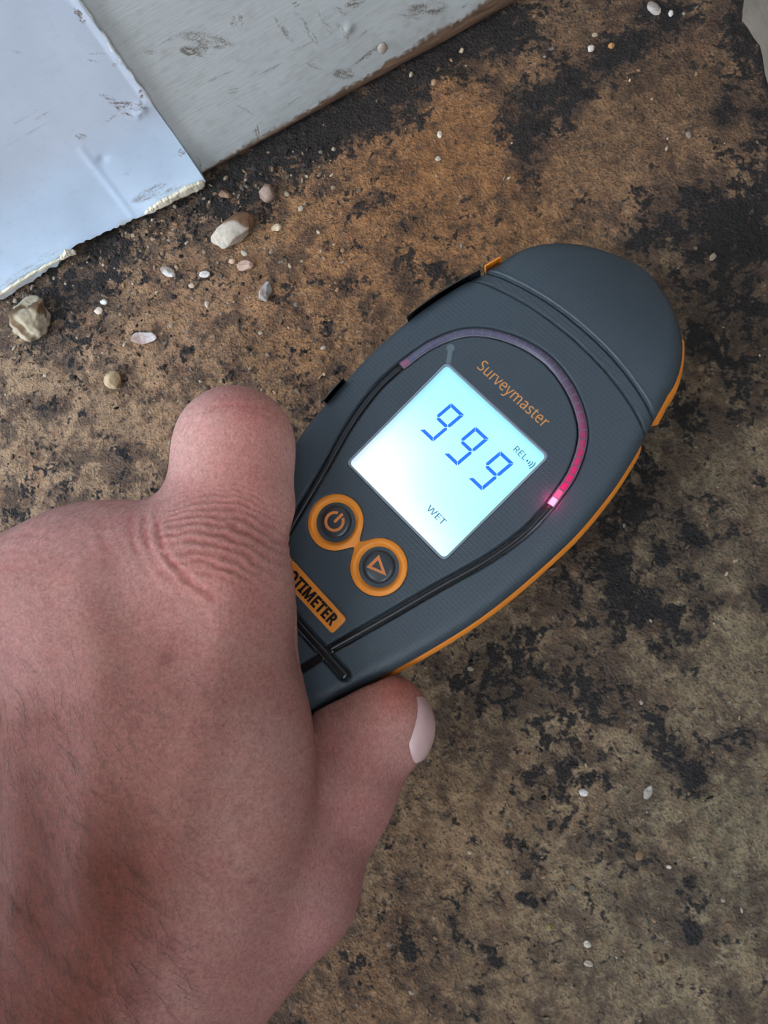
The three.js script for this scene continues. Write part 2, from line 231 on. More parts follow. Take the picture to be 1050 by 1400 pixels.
const matL = new THREE.MeshStandardMaterial({ map: texL, bumpMap: bumpL, bumpScale: 0.00015, roughness: 0.42 });
const matR = new THREE.MeshStandardMaterial({ map: texR, bumpMap: bumpR, bumpScale: 0.0002, roughness: 0.52 });
const lowL = [[-400, 1.2], [-118, 1], [-112, .8], [-100, 1.6], [-93, 2.6], [-90.5, 1.4], [-86, 4.6], [-80, 5.4], [-70, 4.6], [-60, 3.6], [-54, 3.2], [-31, 3.2]];
const polyAt = (L, x) => { for (let i = 0; i + 1 < L.length; i++) if (x <= L[i + 1][0]) return mix(L[i][1], L[i + 1][1], clamp((x - L[i][0]) / (L[i + 1][0] - L[i][0]))); return L[L.length - 1][1]; };
const ridge = [[-58.4, 5], [-57.6, 16], [-56.6, 28], [-56, 37]];
const frontL = (x, y) => {
  const d = segDist(x, y, ridge), fl = clamp(1 - y / 38);
  return WZ + 1.3 + 1.0 * fl * fl * sstep(-60, -50, x) + 2.6 * clamp(1 - y / 24) ** 2 + .22 * Math.exp(-d * d / .7) + .25 * fbm(x * .06, y * .06, 2)
    + .5 * Math.exp(-((x + 31.2) ** 2) / .6) * sstep(34, 44, y) + .8 * Math.exp(-((x + 35) ** 2 + (y - 39) ** 2) / 5) * (1 + noise2(x, y * 1.4)) - .5 * Math.exp(-((x + 53) ** 2 + (y - 30) ** 2) / 2);
};
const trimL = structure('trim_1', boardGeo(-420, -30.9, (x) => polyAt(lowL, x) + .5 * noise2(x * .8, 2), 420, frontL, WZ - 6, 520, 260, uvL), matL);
tag(trimL, 'bluish white painted board left of the vertical joint, with chipped lower edge');
const frontR = (x, y) => WZ + .25 * fbm(x * .05 + 9, y * .05, 2) - 1.2 * clamp(1 - (y - 1.2) / 3) ** 2 + .5 * Math.exp(-((x - 30) ** 2 + (y - 26) ** 2) / 3) * 1.4;
const trimR = structure('trim_2', boardGeo(-30.9, 186, (x) => 1.4 + .35 * noise2(x * .35, 5) + .25 * noise2(x * 1.3, 8), 420, frontR, WZ - 6, 420, 260, uvR), matR);
tag(trimR, 'scuffed grey white painted board right of the joint, bare brown lower edge');
{ // bare chips where the paint and filler broke off the left board
  const cream = new THREE.MeshStandardMaterial({ color: srgb(224, 210, 184), roughness: 0.9 });
  const chip = (pts, z, thick) => { // pts along the chip in pixels: [x, y, half height mm]
    const P = pts.map(([px, py, h]) => { const w = atWall(px, py, z); return [w[0], Math.max(w[1], h * .7), h]; });
    const nx = 90, ny = 24;
    const at2 = (u) => { const f = u * (P.length - 1), i = Math.min(P.length - 2, f | 0), t = f - i; return [0, 1, 2].map((c) => mix(P[i][c], P[i + 1][c], t)); };
    return gridGeo(nx, ny, (u, v) => { const [x, y, h] = at2(u), a = v * 2 * Math.PI, s = Math.sin(a), c = Math.cos(a), n = fbm(x * .5, y * .5 + s, 3) * .8 + .3 * noise2(x * 2.6, s * 2), e = Math.pow(clamp(Math.min(u, 1 - u) * 14), .4); return [x + .3 * s, y + (h + n * .7) * e * Math.sign(s) * Math.pow(Math.abs(s), .5), z - (thick * (.8 + n * .5)) * e * Math.sign(c) * Math.pow(Math.abs(c), .35)]; });
  };
  mesh('bare_chip', chip([[198, 291, .4], [215, 281, .9], [245, 266, 1.5], [280, 250, 1.9]], WZ + 4.6, .9), cream, trimL);
  mesh('bare_chip', chip([[82, 353, .5], [93, 346, 1.2], [104, 345, .9]], WZ + 4.6, 1.0), cream, trimL);
  mesh('bare_chip', chip([[-20, 416, .5], [10, 396, .7], [45, 374, .6], [82, 354, .3]], WZ + 4.2, .6), cream, trimL);
  // white strip painting in the highlight along the joint edge
  const y0 = 37, y1 = 150, highlightStrip = gridGeo(260, 8, (u, v) => { const y = mix(y0, y1, u), a = v * Math.PI * 2, r = (.42 + .18 * noise2(y * .5, 2) + .12 * noise2(y * 2, 5)) * Math.pow(clamp(u * 30), .5); return [-30.9 + .25 * noise2(y * .3, 9) + r * Math.cos(a), y, WZ + 1.25 + r * Math.sin(a)]; });
  mesh('edge_highlight', highlightStrip, new THREE.MeshStandardMaterial({ color: srgb(238, 240, 240), roughness: 0.6 }), trimL);
  // nail standing proud of the right board
  const p = atWall(523, 66, WZ + .8), ng = new THREE.SphereGeometry(1, 20, 14); ng.scale(1.6 * MM, 2.0 * MM, .8 * MM); ng.translate(p[0] * MM, p[1] * MM, p[2] * MM);
  mesh('nail_head', ng, new THREE.MeshStandardMaterial({ color: srgb(176, 160, 146), roughness: 0.5 }), trimR);
}
{ // skirting on the right
  const a = at(1018, 0), b = at(1050, 95), dx = b[0] - a[0], dz = b[2] - a[2], l = Math.hypot(dx, dz), ux = dx / l, uz = dz / l;
  const s0 = -70, s1 = 330;
  const g = gridGeo(120, 40, (u, v) => { const s = mix(s0, s1, u), y = 90 * v; const off = 1.2 * noise2(s * .15, 3) * (1 - v) + .4 * noise2(s * .6, y * .4) + (v < .04 ? 1.2 * (.04 - v) / .04 : 0); return [a[0] + ux * s - uz * off, y + .3, a[2] + uz * s + ux * off]; }, (p) => [p[2] / 120, .2 + p[1] / 120]);
  const t = gridGeo(1, 1, (u, v) => [a[0] + ux * (u ? s1 : s0) - uz * 0 + v * 14, 90.3, a[2] + uz * (u ? s1 : s0)], (p) => [p[2] / 120, .2]);
  const m = new THREE.MeshStandardMaterial({ map: texR, color: srgb(158, 142, 128), bumpMap: bumpR, bumpScale: 0.0005, roughness: 0.7 });
  const o = structure('baseboard_right', mergeGeometries([g, t]), m); m.side = THREE.DoubleSide;
  tag(o, 'pale beige skirting at the top right corner of the floor');
}
// ------------------------------------------------------------------ the moisture meter (local: x right, y up, -z towards the nose; mm)
const meter = new THREE.Group(); meter.name = 'moisture_meter'; scene.add(meter);
tag(meter, 'dark grey and orange handheld moisture meter with a lit screen reading 999', 'moisture meter');
meter.rotation.y = Math.atan2(-0.9413, 0.3377);
{ const c = at(626.5, 626.5, 42); meter.position.set((c[0] - 1.8 * 0.3377) * MM, 0, (c[2] - 1.8 * 0.9413) * MM); }
const TOP = 42, SEAM = 27;
const widthTab = [[-132, 0], [-131, 6], [-128, 11], [-122, 15.5], [-112, 18], [-95, 18.6], [-80, 19], [-70, 20.3], [-62, 22.3], [-54, 24.6], [-40, 28.6], [-26, 31.8], [-14, 33.4], [0, 34.2], [8, 34.2], [20, 32.9], [30, 30.7], [38, 28.2], [45, 26.1], [52, 23.2]];
function widthAt(b) { // monotone-ish cubic through the table
  if (b > 45) return 26.1 * Math.pow(clamp(1 - Math.pow(clamp((b - 45) / 21.7), 1.55)), .5);
  const T = widthTab; let i = 0; while (i < T.length - 2 && b > T[i + 1][0]) i++;
  const p = (k) => T[clamp(k, 0, T.length - 1)], s = (k) => (p(k + 1)[1] - p(k - 1)[1]) / (p(k + 1)[0] - p(k - 1)[0] || 1);
  const [x0, y0] = p(i), [x1, y1] = p(i + 1), h = x1 - x0, t = clamp((b - x0) / h), m0 = s(i) * h, m1 = s(i + 1) * h, t2 = t * t, t3 = t2 * t;
  return Math.max(0, (2 * t3 - 3 * t2 + 1) * y0 + (t3 - 2 * t2 + t) * m0 + (-2 * t3 + 3 * t2) * y1 + (t3 - t2) * m1);
}
const topAt = (b) => TOP - (b > 44 ? 9 * ((b - 44) / 25) ** 2 : 0) - (b < -60 ? 2.5 * sstep(-60, -130, b) : 0);
const ringHalf = [[25.3, 6.9], [23.4, 16.4], [18.8, 24.5], [10.4, 29.8], [0, 31.9]];
const ringPath = pathPoints([...ringHalf.map(([x, b]) => [-x, b]), ...ringHalf.slice(0, 4).reverse()], 96);
const sideHalf = [[25.35, 6.9], [25.6, -1.2], [24.1, -11.6], [20.6, -24.4], [16.4, -40.3], [12.6, -54.0]];
const sideR = pathPoints(sideHalf, 60), sideL = sideR.map(([x, b]) => [-x, b]);
const tailR = pathPoints([[12.6, -54], [12.0, -58.5], [10.6, -65], [9.6, -74]], 16), tailL = tailR.map(([x, b]) => [-x, b]);
const lineA = (x) => 39.6 - 4.6 * (Math.abs(x) / 27) ** 2.2, lineB = (x) => 43.9 - 3.9 * (Math.abs(x) / 25) ** 2.2;
const LOOP = [...sideL.slice().reverse(), ...ringPath, ...sideR];
const rrect = (x, b, cx, cb, hx, hb, r) => { const qx = Math.abs(x - cx) - hx + r, qb = Math.abs(b - cb) - hb + r; return Math.hypot(Math.max(qx, 0), Math.max(qb, 0)) + Math.min(Math.max(qx, qb), 0) - r; };
const SCX = -0.25, SCB = -2.4, SHX = 16.9, SHB = 17.2;
const PW = [-8.7, -32.1], AR = [6.85, -32.1];
const smin = (a, b, k) => { const h = clamp(.5 + .5 * (b - a) / k); return mix(b, a, h) - k * h * (1 - h); };
const eight = (x, b) => smin(Math.hypot(x - PW[0], b - PW[1]) - 7.05, Math.hypot(x - AR[0], b - AR[1]) - 7.05, 3.2);
function grooveDepth(x, b) {
  let g = 0;
  const ax = Math.abs(x), inLoop = ax < 29 && b > -76 && b < 35;
  if (inLoop) {
    const d = Math.min(b > 0 ? segDist(x, b, ringPath) : 9, b < 9 ? segDist(ax, b, sideR) : 9);
    g = Math.max(g, 1.3 * (1 - sstep(b > 7 ? 1.15 : 1.05, b > 7 ? 1.45 : 1.4, d)));
    if (b < -52) g = Math.max(g, .9 * (1 - sstep(.8, 1.3, segDist(ax, b, tailR))));
  }
  if (b > 30) { const la = lineA(x), lb = lineB(x); g = Math.max(g, .75 * sstep(la - .25, la + .15, b) * (1 - sstep(lb - .2, lb + .2, b))); g = Math.max(g, 1.1 * (1 - sstep(.15, .6, Math.abs(b - la - .35)))); g = Math.max(g, 1.35 * (1 - sstep(.2, .75, Math.abs(b - lb + .5)))); }
  g = Math.max(g, 1.1 * (1 - sstep(-.35, 0, rrect(x, b, SCX, SCB, SHX + .45, SHB + .45, 1.6))));
  g = Math.max(g, 1.0 * (1 - sstep(-.2, .3, rrect(x, b, 0, -55.9, 20.6, 1.5, 1.2))));
  g = Math.max(g, .5 * (1 - sstep(-.2, .2, eight(x, b))));
  return g;
}
// colour grain of the soft-touch shell: rows of tiny raised squares
function dotTex() { const n = 64, d = new Uint8Array(n * n * 4); for (let j = 0, k = 0; j < n; j++) for (let i = 0; i < n; i++, k += 4) { const u = (i % 32) / 32, v = (j % 32) / 32; const a = sstep(.08, .3, Math.min(u, 1 - u)) * sstep(.08, .3, Math.min(v, 1 - v)); d[k] = d[k + 1] = d[k + 2] = 90 + 150 * a * ((((i >> 5) + (j >> 5)) & 1) ? .75 : 1) + rr(-6, 6); d[k + 3] = 255; } const t = dataTex(n, n, d, false); t.repeat.set(1 / 0.0020, 1 / 0.0020); return t; }
const dots = dotTex();
const shellMat = new THREE.MeshPhysicalMaterial({ color: srgb(58, 67, 74), roughness: 0.48, bumpMap: dots, bumpScale: 0.00005 });
const orangeMat = new THREE.MeshStandardMaterial({ color: srgb(244, 146, 46), roughness: 0.5 });
const blackGloss = new THREE.MeshPhysicalMaterial({ color: srgb(24, 25, 28), roughness: 0.22, clearcoat: 0.6, clearcoatRoughness: 0.15 });
const uvTop = (p) => [p[0] * MM, p[2] * MM];
// rows along the axis, dense where the outline closes
function rowsB(b0, b1, n) { return (v) => { const b = mix(b0, b1, v); return b; }; }
function shellRow(b, s) { // s in -1..1 across: side wall, rolled edge, flat top
  const w = widthAt(b), top = topAt(b), a = Math.abs(s), sg = Math.sign(s) || 1;
  const r = Math.min(4.4, w * .55), roll = Math.min(3.4, (top - SEAM) * .5);
  let x, y;
  if (a < .86) { x = (w - r) * a / .86; y = top; }
  else if (a < .95) { const t = (a - .86) / .09 * Math.PI / 2; x = w - r + r * Math.sin(t); y = top - roll * (1 - Math.cos(t)); }
  else { const t = (a - .95) / .05; y = mix(top - roll, SEAM, t); x = w - .25 * t * Math.min(1, w); }
  return [sg * x, y];
}
function shellGeo(b0, b1, nx, ny, ease) {
  return gridGeo(nx, ny, (u, v) => { const b = mix(b0, b1, ease ? ease(v) : v); const [x, y] = shellRow(b, u * 2 - 1); const flat = Math.abs(u * 2 - 1) < .93 ? grooveDepth(x, b) : (b > 30 ? grooveDepth(x, b) * .7 : 0); return [x, y - flat, -b]; }, uvTop);
}
const LN = lineB(0) - .5;
const body = mesh('housing', shellGeo(-131.9, 52, 300, 760, null), shellMat, meter);
mesh('nose_cap', (() => { // rounded head beyond the groove
  return gridGeo(220, 130, (u, v) => { const s = u * 2 - 1; const t = Math.sin(v * Math.PI / 2); const x0 = shellRow(40, s)[0]; const bA = lineB(x0) - .35; const b = mix(bA, 66.69, t); const [x, y] = shellRow(b, s); const rim = .22 * (1 - sstep(0, .9, b - bA)) - .5 * (1 - sstep(0, .25, b - bA)); return [x * 1.003, y + .16 + (Math.abs(s) < .95 ? rim * .6 : 0), -b]; }, uvTop);
})(), shellMat, meter);
{ // lower half: full depth under the head, lifted under the grip
  const botAt = (b) => mix(22, 2.2, sstep(-62, -34, b)) + (b > 40 ? 11 * ((b - 40) / 29) ** 2 : 0);
  mesh('lower_housing', gridGeo(120, 220, (u, v) => { const b = -32.6 - 99.29 * Math.cos(Math.PI * v), s = u * 2 - 1, a = Math.abs(s), w = widthAt(b) - .4, bt = botAt(b), r = Math.min(7, w * .6, (SEAM - bt) * .6); let x, y; if (a > .7) { const t = (1 - a) / .3; y = mix(SEAM, bt + r, t); x = w - t * 1.2; } else if (a > .5) { const t = (.7 - a) / .2 * Math.PI / 2; x = w - 1.2 - r + r * Math.cos(t); y = bt + r - r * Math.sin(t); } else { x = (w - 1.2 - r) * a / .5; y = bt; } return [Math.sign(s || 1) * Math.max(0, x), y, -b]; }, uvTop), shellMat, meter);
}
// orange inlays proud of the flanks
function flankStrip(side, b0, b1, out, y0, y1, soft = false) {
  return gridGeo(90, 14, (u, v) => { const b = mix(b0, b1, u), w = widthAt(b), e = soft ? Math.pow(Math.sin(Math.PI * u), .8) : Math.pow(clamp(Math.min(u, 1 - u) * 26), .5), a = v * Math.PI; const dw = (widthAt(b + .5) - widthAt(b - .5)), nl = Math.hypot(1, dw); const o = -.6 + (out + .6) * Math.sin(a) * e; return [side * (w + o / nl), mix(y0, y1, .5 - .5 * Math.cos(a)), -b + o * dw / nl]; });
}
mesh('side_inlay', flankStrip(1, -56.5, 35.4, .95, 28.5, 33.5), orangeMat, meter);
mesh('side_inlay', flankStrip(1, 39.6, 60, 1.5, 28.5, 34), orangeMat, meter);
mesh('side_inlay', flankStrip(-1, -56.5, 16, .5, 28.5, 33.5), orangeMat, meter);
mesh('side_inlay', flankStrip(-1, 38.9, 43.2, .55, 36.5, 43.4), orangeMat, meter);
mesh('side_button', flankStrip(-1, 16.5, 37.5, .75, 36, 43.4, true), blackGloss, meter);
mesh('side_button', flankStrip(-1, -13, -5.5, .5, 36, 43.2, true), blackGloss, meter);
// trim strips laid in the groove
function ribbon(path, half, y0, y1, lift = 0) { // rounded strip along [x,b] path
  const n = path.length - 1;
  return gridGeo(n, 10, (u, v) => { const i = Math.round(u * n), p = path[i], q = path[Math.min(n, i + 1)], o = path[Math.max(0, i - 1)]; const tx = q[0] - o[0], tb = q[1] - o[1], l = Math.hypot(tx, tb), t = v * 2 - 1, c = Math.sign(t) * Math.min(1, Math.abs(t) / .8); const y = Math.abs(t) > .8 ? mix(y1 - .18, y0, (Math.abs(t) - .8) / .2) : y1 - .18 * t * t / .64 ; return [p[0] + tb / l * half * -c, y, -(p[1] - tx / l * half * -c)]; });
}
const trimMat = new THREE.MeshPhysicalMaterial({ color: srgb(33, 33, 37), roughness: 0.35 });
mesh('groove_trim', ribbon(sideR.slice(1), .42, TOP - 1.4, TOP - .35), trimMat, meter);
mesh('groove_trim', ribbon(sideL.slice(1).reverse(), .7, TOP - 1.4, TOP - .2), trimMat, meter);
mesh('groove_lining', mergeGeometries([ribbon(sideR, 1.25, TOP - 1.4, TOP - 1.05), ribbon(sideL.slice().reverse(), 1.25, TOP - 1.4, TOP - 1.05), ribbon(tailR, 1.1, TOP - 1.2, TOP - .65), ribbon(tailL.slice().reverse(), 1.1, TOP - 1.2, TOP - .65)]), blackGloss, meter);
{ const g = new RoundedBoxGeometry(40.6 * MM, 1.6 * MM, 2.1 * MM, 4, 0.75 * MM); g.translate(0, (TOP - .35) * MM, 55.9 * MM); mesh('cross_bar', g, blackGloss, meter); }
// light guide: a clear arc of separate cells, lit red at its right end
{
  const N = 36, cells = 3;
  const guide = mesh('light_guide', ribbon(ringPath, 1.08, TOP - 1.4, TOP - .25), new THREE.MeshPhysicalMaterial({ color: srgb(126, 122, 136), roughness: 0.16, transmission: 0.35, thickness: 0.001, ior: 1.5 }), meter);
  for (let i = 0; i < N; i++) {
    const f0 = (i + .07) / N, f1 = (i + .93) / N, P = []; for (let k = 0; k <= cells; k++) { const f = mix(f0, f1, k / cells) * 96, a = Math.min(95, f | 0), t = f - a; P.push([mix(ringPath[a][0], ringPath[a + 1][0], t), mix(ringPath[a][1], ringPath[a + 1][1], t)]); }
    const t = i / (N - 1), lit = Math.pow(clamp((t - .5) / .5), 2.6), end = sstep(.955, 1, t), m = new THREE.MeshPhysicalMaterial({ color: srgb(mix(mix(88, 78, t), 120, lit), mix(mix(94, 66, t), 16, lit), mix(mix(116, 80, t), 60, lit)), roughness: 0.15, emissive: new THREE.Color().setRGB(1, mix(.002, .45, end), mix(.15, .70, end)), emissiveIntensity: lit * .85 + end * .5 + .012 });
    if (i === 0) { m.emissiveIntensity = .16; }
    mesh('light_cell', ribbon(P, .70, TOP - 1.2, TOP - .02), m, guide);
  }
  const p = new THREE.PointLight(new THREE.Color(1, .05, .25), 0.00009, 0.2); p.position.set(24.6 * MM, (TOP + 2) * MM, -8 * MM); p.castShadow = true; p.shadow.radius = .05; p.name = 'red_glow'; meter.add(p);
}
// screen
const rshape = (hx, hb, r, cx, cb) => { const s = new THREE.Shape(), x0 = (cx - hx) * MM, x1 = (cx + hx) * MM, y0 = (cb - hb) * MM, y1 = (cb + hb) * MM; r *= MM; s.moveTo(x0 + r, y0); s.lineTo(x1 - r, y0); s.quadraticCurveTo(x1, y0, x1, y0 + r); s.lineTo(x1, y1 - r); s.quadraticCurveTo(x1, y1, x1 - r, y1); s.lineTo(x0 + r, y1); s.quadraticCurveTo(x0, y1, x0, y1 - r); s.lineTo(x0, y0 + r); s.quadraticCurveTo(x0, y0, x0 + r, y0); return s; };
function plateGeo(shape, y0, y1, bevel = 0) { // shape in x,b metres, lying level between two heights
  const g = new THREE.ExtrudeGeometry(shape, { depth: (y1 - y0 - bevel) * MM, bevelEnabled: bevel > 0, bevelThickness: bevel * MM, bevelSize: bevel * MM, bevelOffset: -bevel * MM, bevelSegments: 3, curveSegments: 32 });
  g.rotateX(-Math.PI / 2); g.translate(0, y0 * MM, 0); return g;
}
{
  const n = 128, d = new Uint8Array(n * n * 4);
  for (let j = 0, k = 0; j < n; j++) for (let i = 0; i < n; i++, k += 4) { // uneven back light: two lamps low on the left, cooler towards the top
    const x = i / n, y = j / n; const w = clamp(.9 * Math.exp(-((x - .12) ** 2 / .12 + (y - .05) ** 2 / .2)) + .8 * Math.exp(-((x - .75) ** 2 / .3 + (y + .05) ** 2 / .05)) + .35 * Math.exp(-((x - .5) ** 2 / .5 + (y - .3) ** 2 / .2)) + .12 * Math.exp(-((x - .72) ** 2 / .05 + (y - .86) ** 2 / .012)));
    const c = [mix(150, 246, w), mix(238, 255, w), mix(250, 255, w)]; const ed = 1 - .16 * sstep(.06, 0, Math.min(x, 1 - y)); d[k] = c[0] * ed; d[k + 1] = c[1] * ed; d[k + 2] = c[2] * (.5 + .5 * ed); d[k + 3] = 255;
  }
  const glow = dataTex(n, n, d, true, THREE.ClampToEdgeWrapping);
  const g = plateGeo(rshape(SHX, SHB, 1.3, SCX, SCB), TOP - 1.1, TOP - .45), uv = g.attributes.uv, ps = g.attributes.position;
  for (let i = 0; i < uv.count; i++) uv.setXY(i, (ps.getX(i) / MM - SCX + SHX) / (2 * SHX), (-ps.getZ(i) / MM - SCB + SHB) / (2 * SHB));
  const scr = mesh('screen', g, new THREE.MeshStandardMaterial({ color: srgb(120, 150, 160), roughness: 0.3, emissive: 0xffffff, emissiveMap: glow, emissiveIntensity: 0.95 }), meter);
  const rl = new THREE.RectAreaLight(new THREE.Color(.75, .95, 1), 0.25, 2 * SHX * MM, 2 * SHB * MM); rl.position.set(SCX * MM, (TOP + .15) * MM, -SCB * MM); rl.rotation.x = Math.PI / 2; rl.name = 'screen_glow'; meter.add(rl);
  // clear frame round the window
  const o = rshape(SHX + .42, SHB + .42, 1.6, SCX, SCB); o.holes.push(new THREE.Path(rshape(SHX - .12, SHB - .12, 1.3, SCX, SCB).getPoints(16)));
  mesh('window_frame', plateGeo(o, TOP - 1.0, TOP + .02, .1), new THREE.MeshPhysicalMaterial({ color: srgb(128, 138, 146), roughness: 0.12 }), meter);
  { const a = [-16.9, 15.2], b = [-19.3, 18.4], P = []; for (let i = 0; i <= 12; i++) P.push([mix(a[0], b[0], i / 12), mix(a[1], b[1], i / 12)]); const t = ribbon(P, 1.0, TOP - .5, TOP + .06); const e = new THREE.CylinderGeometry(1.0 * MM, 1.0 * MM, .5 * MM, 20); e.translate(b[0] * MM, (TOP - .19) * MM, -b[1] * MM); const m = new THREE.MeshPhysicalMaterial({ color: srgb(98, 108, 114), roughness: 0.25 }); mesh('window_tab', mergeGeometries([t, e].map((q) => { const r = q.index ? q.toNonIndexed() : q; return r; })), m, meter); }
  // digits: seven-segment nines, each segment its own sliver
  const lcd = new THREE.MeshStandardMaterial({ color: srgb(24, 84, 190), roughness: 0.4, emissive: srgb(26, 112, 226), emissiveIntensity: 0.66 });
  const seg = (pts) => { const s = new THREE.Shape(pts.map(([x, b]) => new THREE.Vector2(x * MM, b * MM))); return plateGeo(s, TOP - .44, TOP - .38); };
  const T = .84;
  for (const [x0, b0] of [[-9.35, 8.65], [-.8, 8.5], [7.75, 8.3]]) {
    const W = 4.55, H = 5.0, sk = (x, y) => [x0 + x - (-y) * .085, b0 + y]; // leaning
    const q = (l) => l.map(([x, y]) => sk(x, y)), g = .14, segs = [
      q([[.1, 0], [W - .1, 0], [W - T, -T], [T, -T]]),                                            // top
      q([[0, -g], [T, -T - g * .6], [T, -H + T * .5 + g], [T * .5, -H + g], [0, -H + T * .45 + g]]),     // upper left
      q([[W, -g], [W, -H + T * .45 + g], [W - T * .5, -H + g], [W - T, -H + T * .5 + g], [W - T, -T - g * .6]]),  // upper right
      q([[T * .6, -H], [T + .1, -H + T * .5], [W - T - .1, -H + T * .5], [W - T * .6, -H], [W - T - .1, -H - T * .5], [T + .1, -H - T * .5]]), // middle
      q([[W - T * .5, -H - g], [W, -H - T * .45 - g], [W, -2 * H + g], [W - T, -2 * H + T + g * .6], [W - T, -H - T * .5 - g]]),   // lower right
      q([[.1, -2 * H], [W - .1, -2 * H], [W - T, -2 * H + T], [T, -2 * H + T]]),                  // bottom
    ];
    mesh('digit', mergeGeometries(segs.map(seg)), lcd, scr);
  }
  const sans = await new FontLoader().loadAsync('fonts/droid/droid_sans_regular.typeface.json'), bold = await new FontLoader().loadAsync('fonts/droid/droid_sans_bold.typeface.json');
  const text = (s, font, size, width, x, b, y, depth, lean = 0, bevel = 0) => { // baseline start at x,b; scaled to a given width
    const g = new TextGeometry(s, { font, size: size * MM, depth: depth * MM, curveSegments: 8, bevelEnabled: bevel > 0, bevelThickness: bevel * MM, bevelSize: bevel * .6 * MM, bevelSegments: 2 });
    g.computeBoundingBox(); const bb = g.boundingBox, k = width * MM / (bb.max.x - bb.min.x); g.translate(-bb.min.x, 0, 0); g.scale(k, 1, 1); g.rotateX(-Math.PI / 2); g.translate(x * MM, y * MM, -b * MM); return g;
  };
  const ink = new THREE.MeshStandardMaterial({ color: srgb(40, 84, 110), roughness: 0.5, emissive: srgb(38, 96, 128), emissiveIntensity: 0.6 });
  mesh('screen_lettering', text('REL', sans, 1.55, 3.7, 9.75, 10.4, TOP - .44, .05), ink, scr);
  mesh('screen_lettering', text('WET', sans, 1.6, 5.7, 4.95, -14.2, TOP - .44, .05), ink, scr);
  { // sounder symbol: a dot and three arcs
    const gs = []; const c = new THREE.CylinderGeometry(.26 * MM, .26 * MM, .05 * MM, 16); c.translate(14.0 * MM, (TOP - .41) * MM, -10.9 * MM); gs.push(c.toNonIndexed());
    for (const r of [.85, 1.45, 2.05]) { const s = new THREE.Shape(), a = .52; s.absarc(0, 0, (r + .13) * MM, -a, a, false); s.absarc(0, 0, (r - .13) * MM, a, -a, true); const g2 = plateGeo(s, TOP - .44, TOP - .39); g2.translate(13.85 * MM, 0, -10.9 * MM); gs.push(g2); }
    for (const q of gs) { if (!q.attributes.uv) q.setAttribute('uv', new THREE.BufferAttribute(new Float32Array(q.attributes.position.count * 2), 2)); }
    mesh('sounder_symbol', mergeGeometries(gs), ink, scr);
  }
  const goldInk = new THREE.MeshStandardMaterial({ color: srgb(206, 142, 76), roughness: 0.5 });
  mesh('printed_lettering', text('Surveymaster', sans, 2.75, 22.2, -11.0, 19.1, TOP - .01, .05), goldInk, meter);
  // buttons in their orange surround
  const outline = []; for (let i = 0; i < 200; i++) { // walk the figure-of-eight contour
    const a = i / 200 * Math.PI * 2, cx = (PW[0] + AR[0]) / 2, cb = PW[1]; let lo = 0, hi = 24; const dx = Math.cos(a), db = Math.sin(a);
    for (let k = 0; k < 40; k++) { const m = (lo + hi) / 2; if (eight(cx + dx * m, cb + db * m) < 0) lo = m; else hi = m; } outline.push([cx + dx * lo, cb + db * lo]);
  }
  // height of the surround: a rolled rim, a dish round each button
  const dish = (x, b) => { const r = Math.min(Math.hypot(x - PW[0], b - PW[1]), Math.hypot(x - AR[0], b - AR[1])), e = eight(x, b); return TOP + .55 * Math.sqrt(clamp(-e / .9)) - .5 - 1.5 * sstep(6.0, 4.2, r) + .35; };
  const surround = mesh('button_surround', gridGeo(260, 150, (u, v) => { // star-shaped fill, mapped from rays
    const i = u * 200, k = i | 0, t = i - k, p = outline[k % 200], q = outline[(k + 1) % 200], ox = mix(p[0], q[0], t), ob = mix(p[1], q[1], t), cx = (PW[0] + AR[0]) / 2, cb = PW[1], s = 1 - v; const x = mix(cx, ox, s), b = mix(cb, ob, s); return [x, dish(x, b), -b];
  }), orangeMat, meter);
  for (const [[cx, cb], kind] of [[PW, 'power'], [AR, 'arrow']]) {
    const prof = [[0, .95], [2.6, .92], [3.4, .8], [3.85, .45], [4.0, -.2], [4.0, -1.5]].map(([r, y]) => new THREE.Vector2(r * MM, (TOP - .35 + y) * MM)).reverse();
    const g = new THREE.LatheGeometry(prof, 48); g.translate(cx * MM, 0, -cb * MM);
    const bt = mesh('button', g, new THREE.MeshPhysicalMaterial({ color: srgb(44, 50, 56), roughness: 0.34, clearcoat: .4, clearcoatRoughness: .3 }), meter);
    const y = TOP + .56, im = new THREE.MeshStandardMaterial({ color: srgb(222, 132, 66), roughness: 0.5 });
    if (kind === 'power') {
      const s = new THREE.Shape(), g0 = .42; s.absarc(0, 0, 2.55 * MM, Math.PI / 2 + g0, Math.PI / 2 - g0 + Math.PI * 2, false); s.absarc(0, 0, 1.85 * MM, Math.PI / 2 - g0 + Math.PI * 2, Math.PI / 2 + g0, true);
      const a = plateGeo(s, y, y + .12); a.translate((cx - .1) * MM, 0, -(cb) * MM); const l = plateGeo(rshape(.36, 1.45, .3, cx + .0, cb + 1.3), y, y + .12); mesh('power_symbol', mergeGeometries([a, l]), im, bt);
    } else {
      const tri = (k) => [[-1.9, 2.15], [3.0, -.05], [-1.95, -2.1]].map(([x, b]) => new THREE.Vector2((cx - .35 + (x + .35) * k) * MM, (cb + b * k) * MM)); const s = new THREE.Shape(tri(1)); s.holes.push(new THREE.Path(tri(.52)));
      mesh('arrow_symbol', plateGeo(s, y, y + .12), im, bt);
    }
  }
  // badge
  const badge = mesh('badge', plateGeo(rshape(11.7, 2.55, .9, -1.2, -48.75), TOP - .3, TOP + .75, .35), new THREE.MeshPhysicalMaterial({ color: srgb(230, 138, 48), roughness: 0.3, clearcoat: .5 }), meter);
  mesh('badge_lettering', text('PROTIMETER', bold, 2.9, 20.6, -11.5, -50.2, TOP + .72, .25, 0, .12), blackGloss, badge);
}

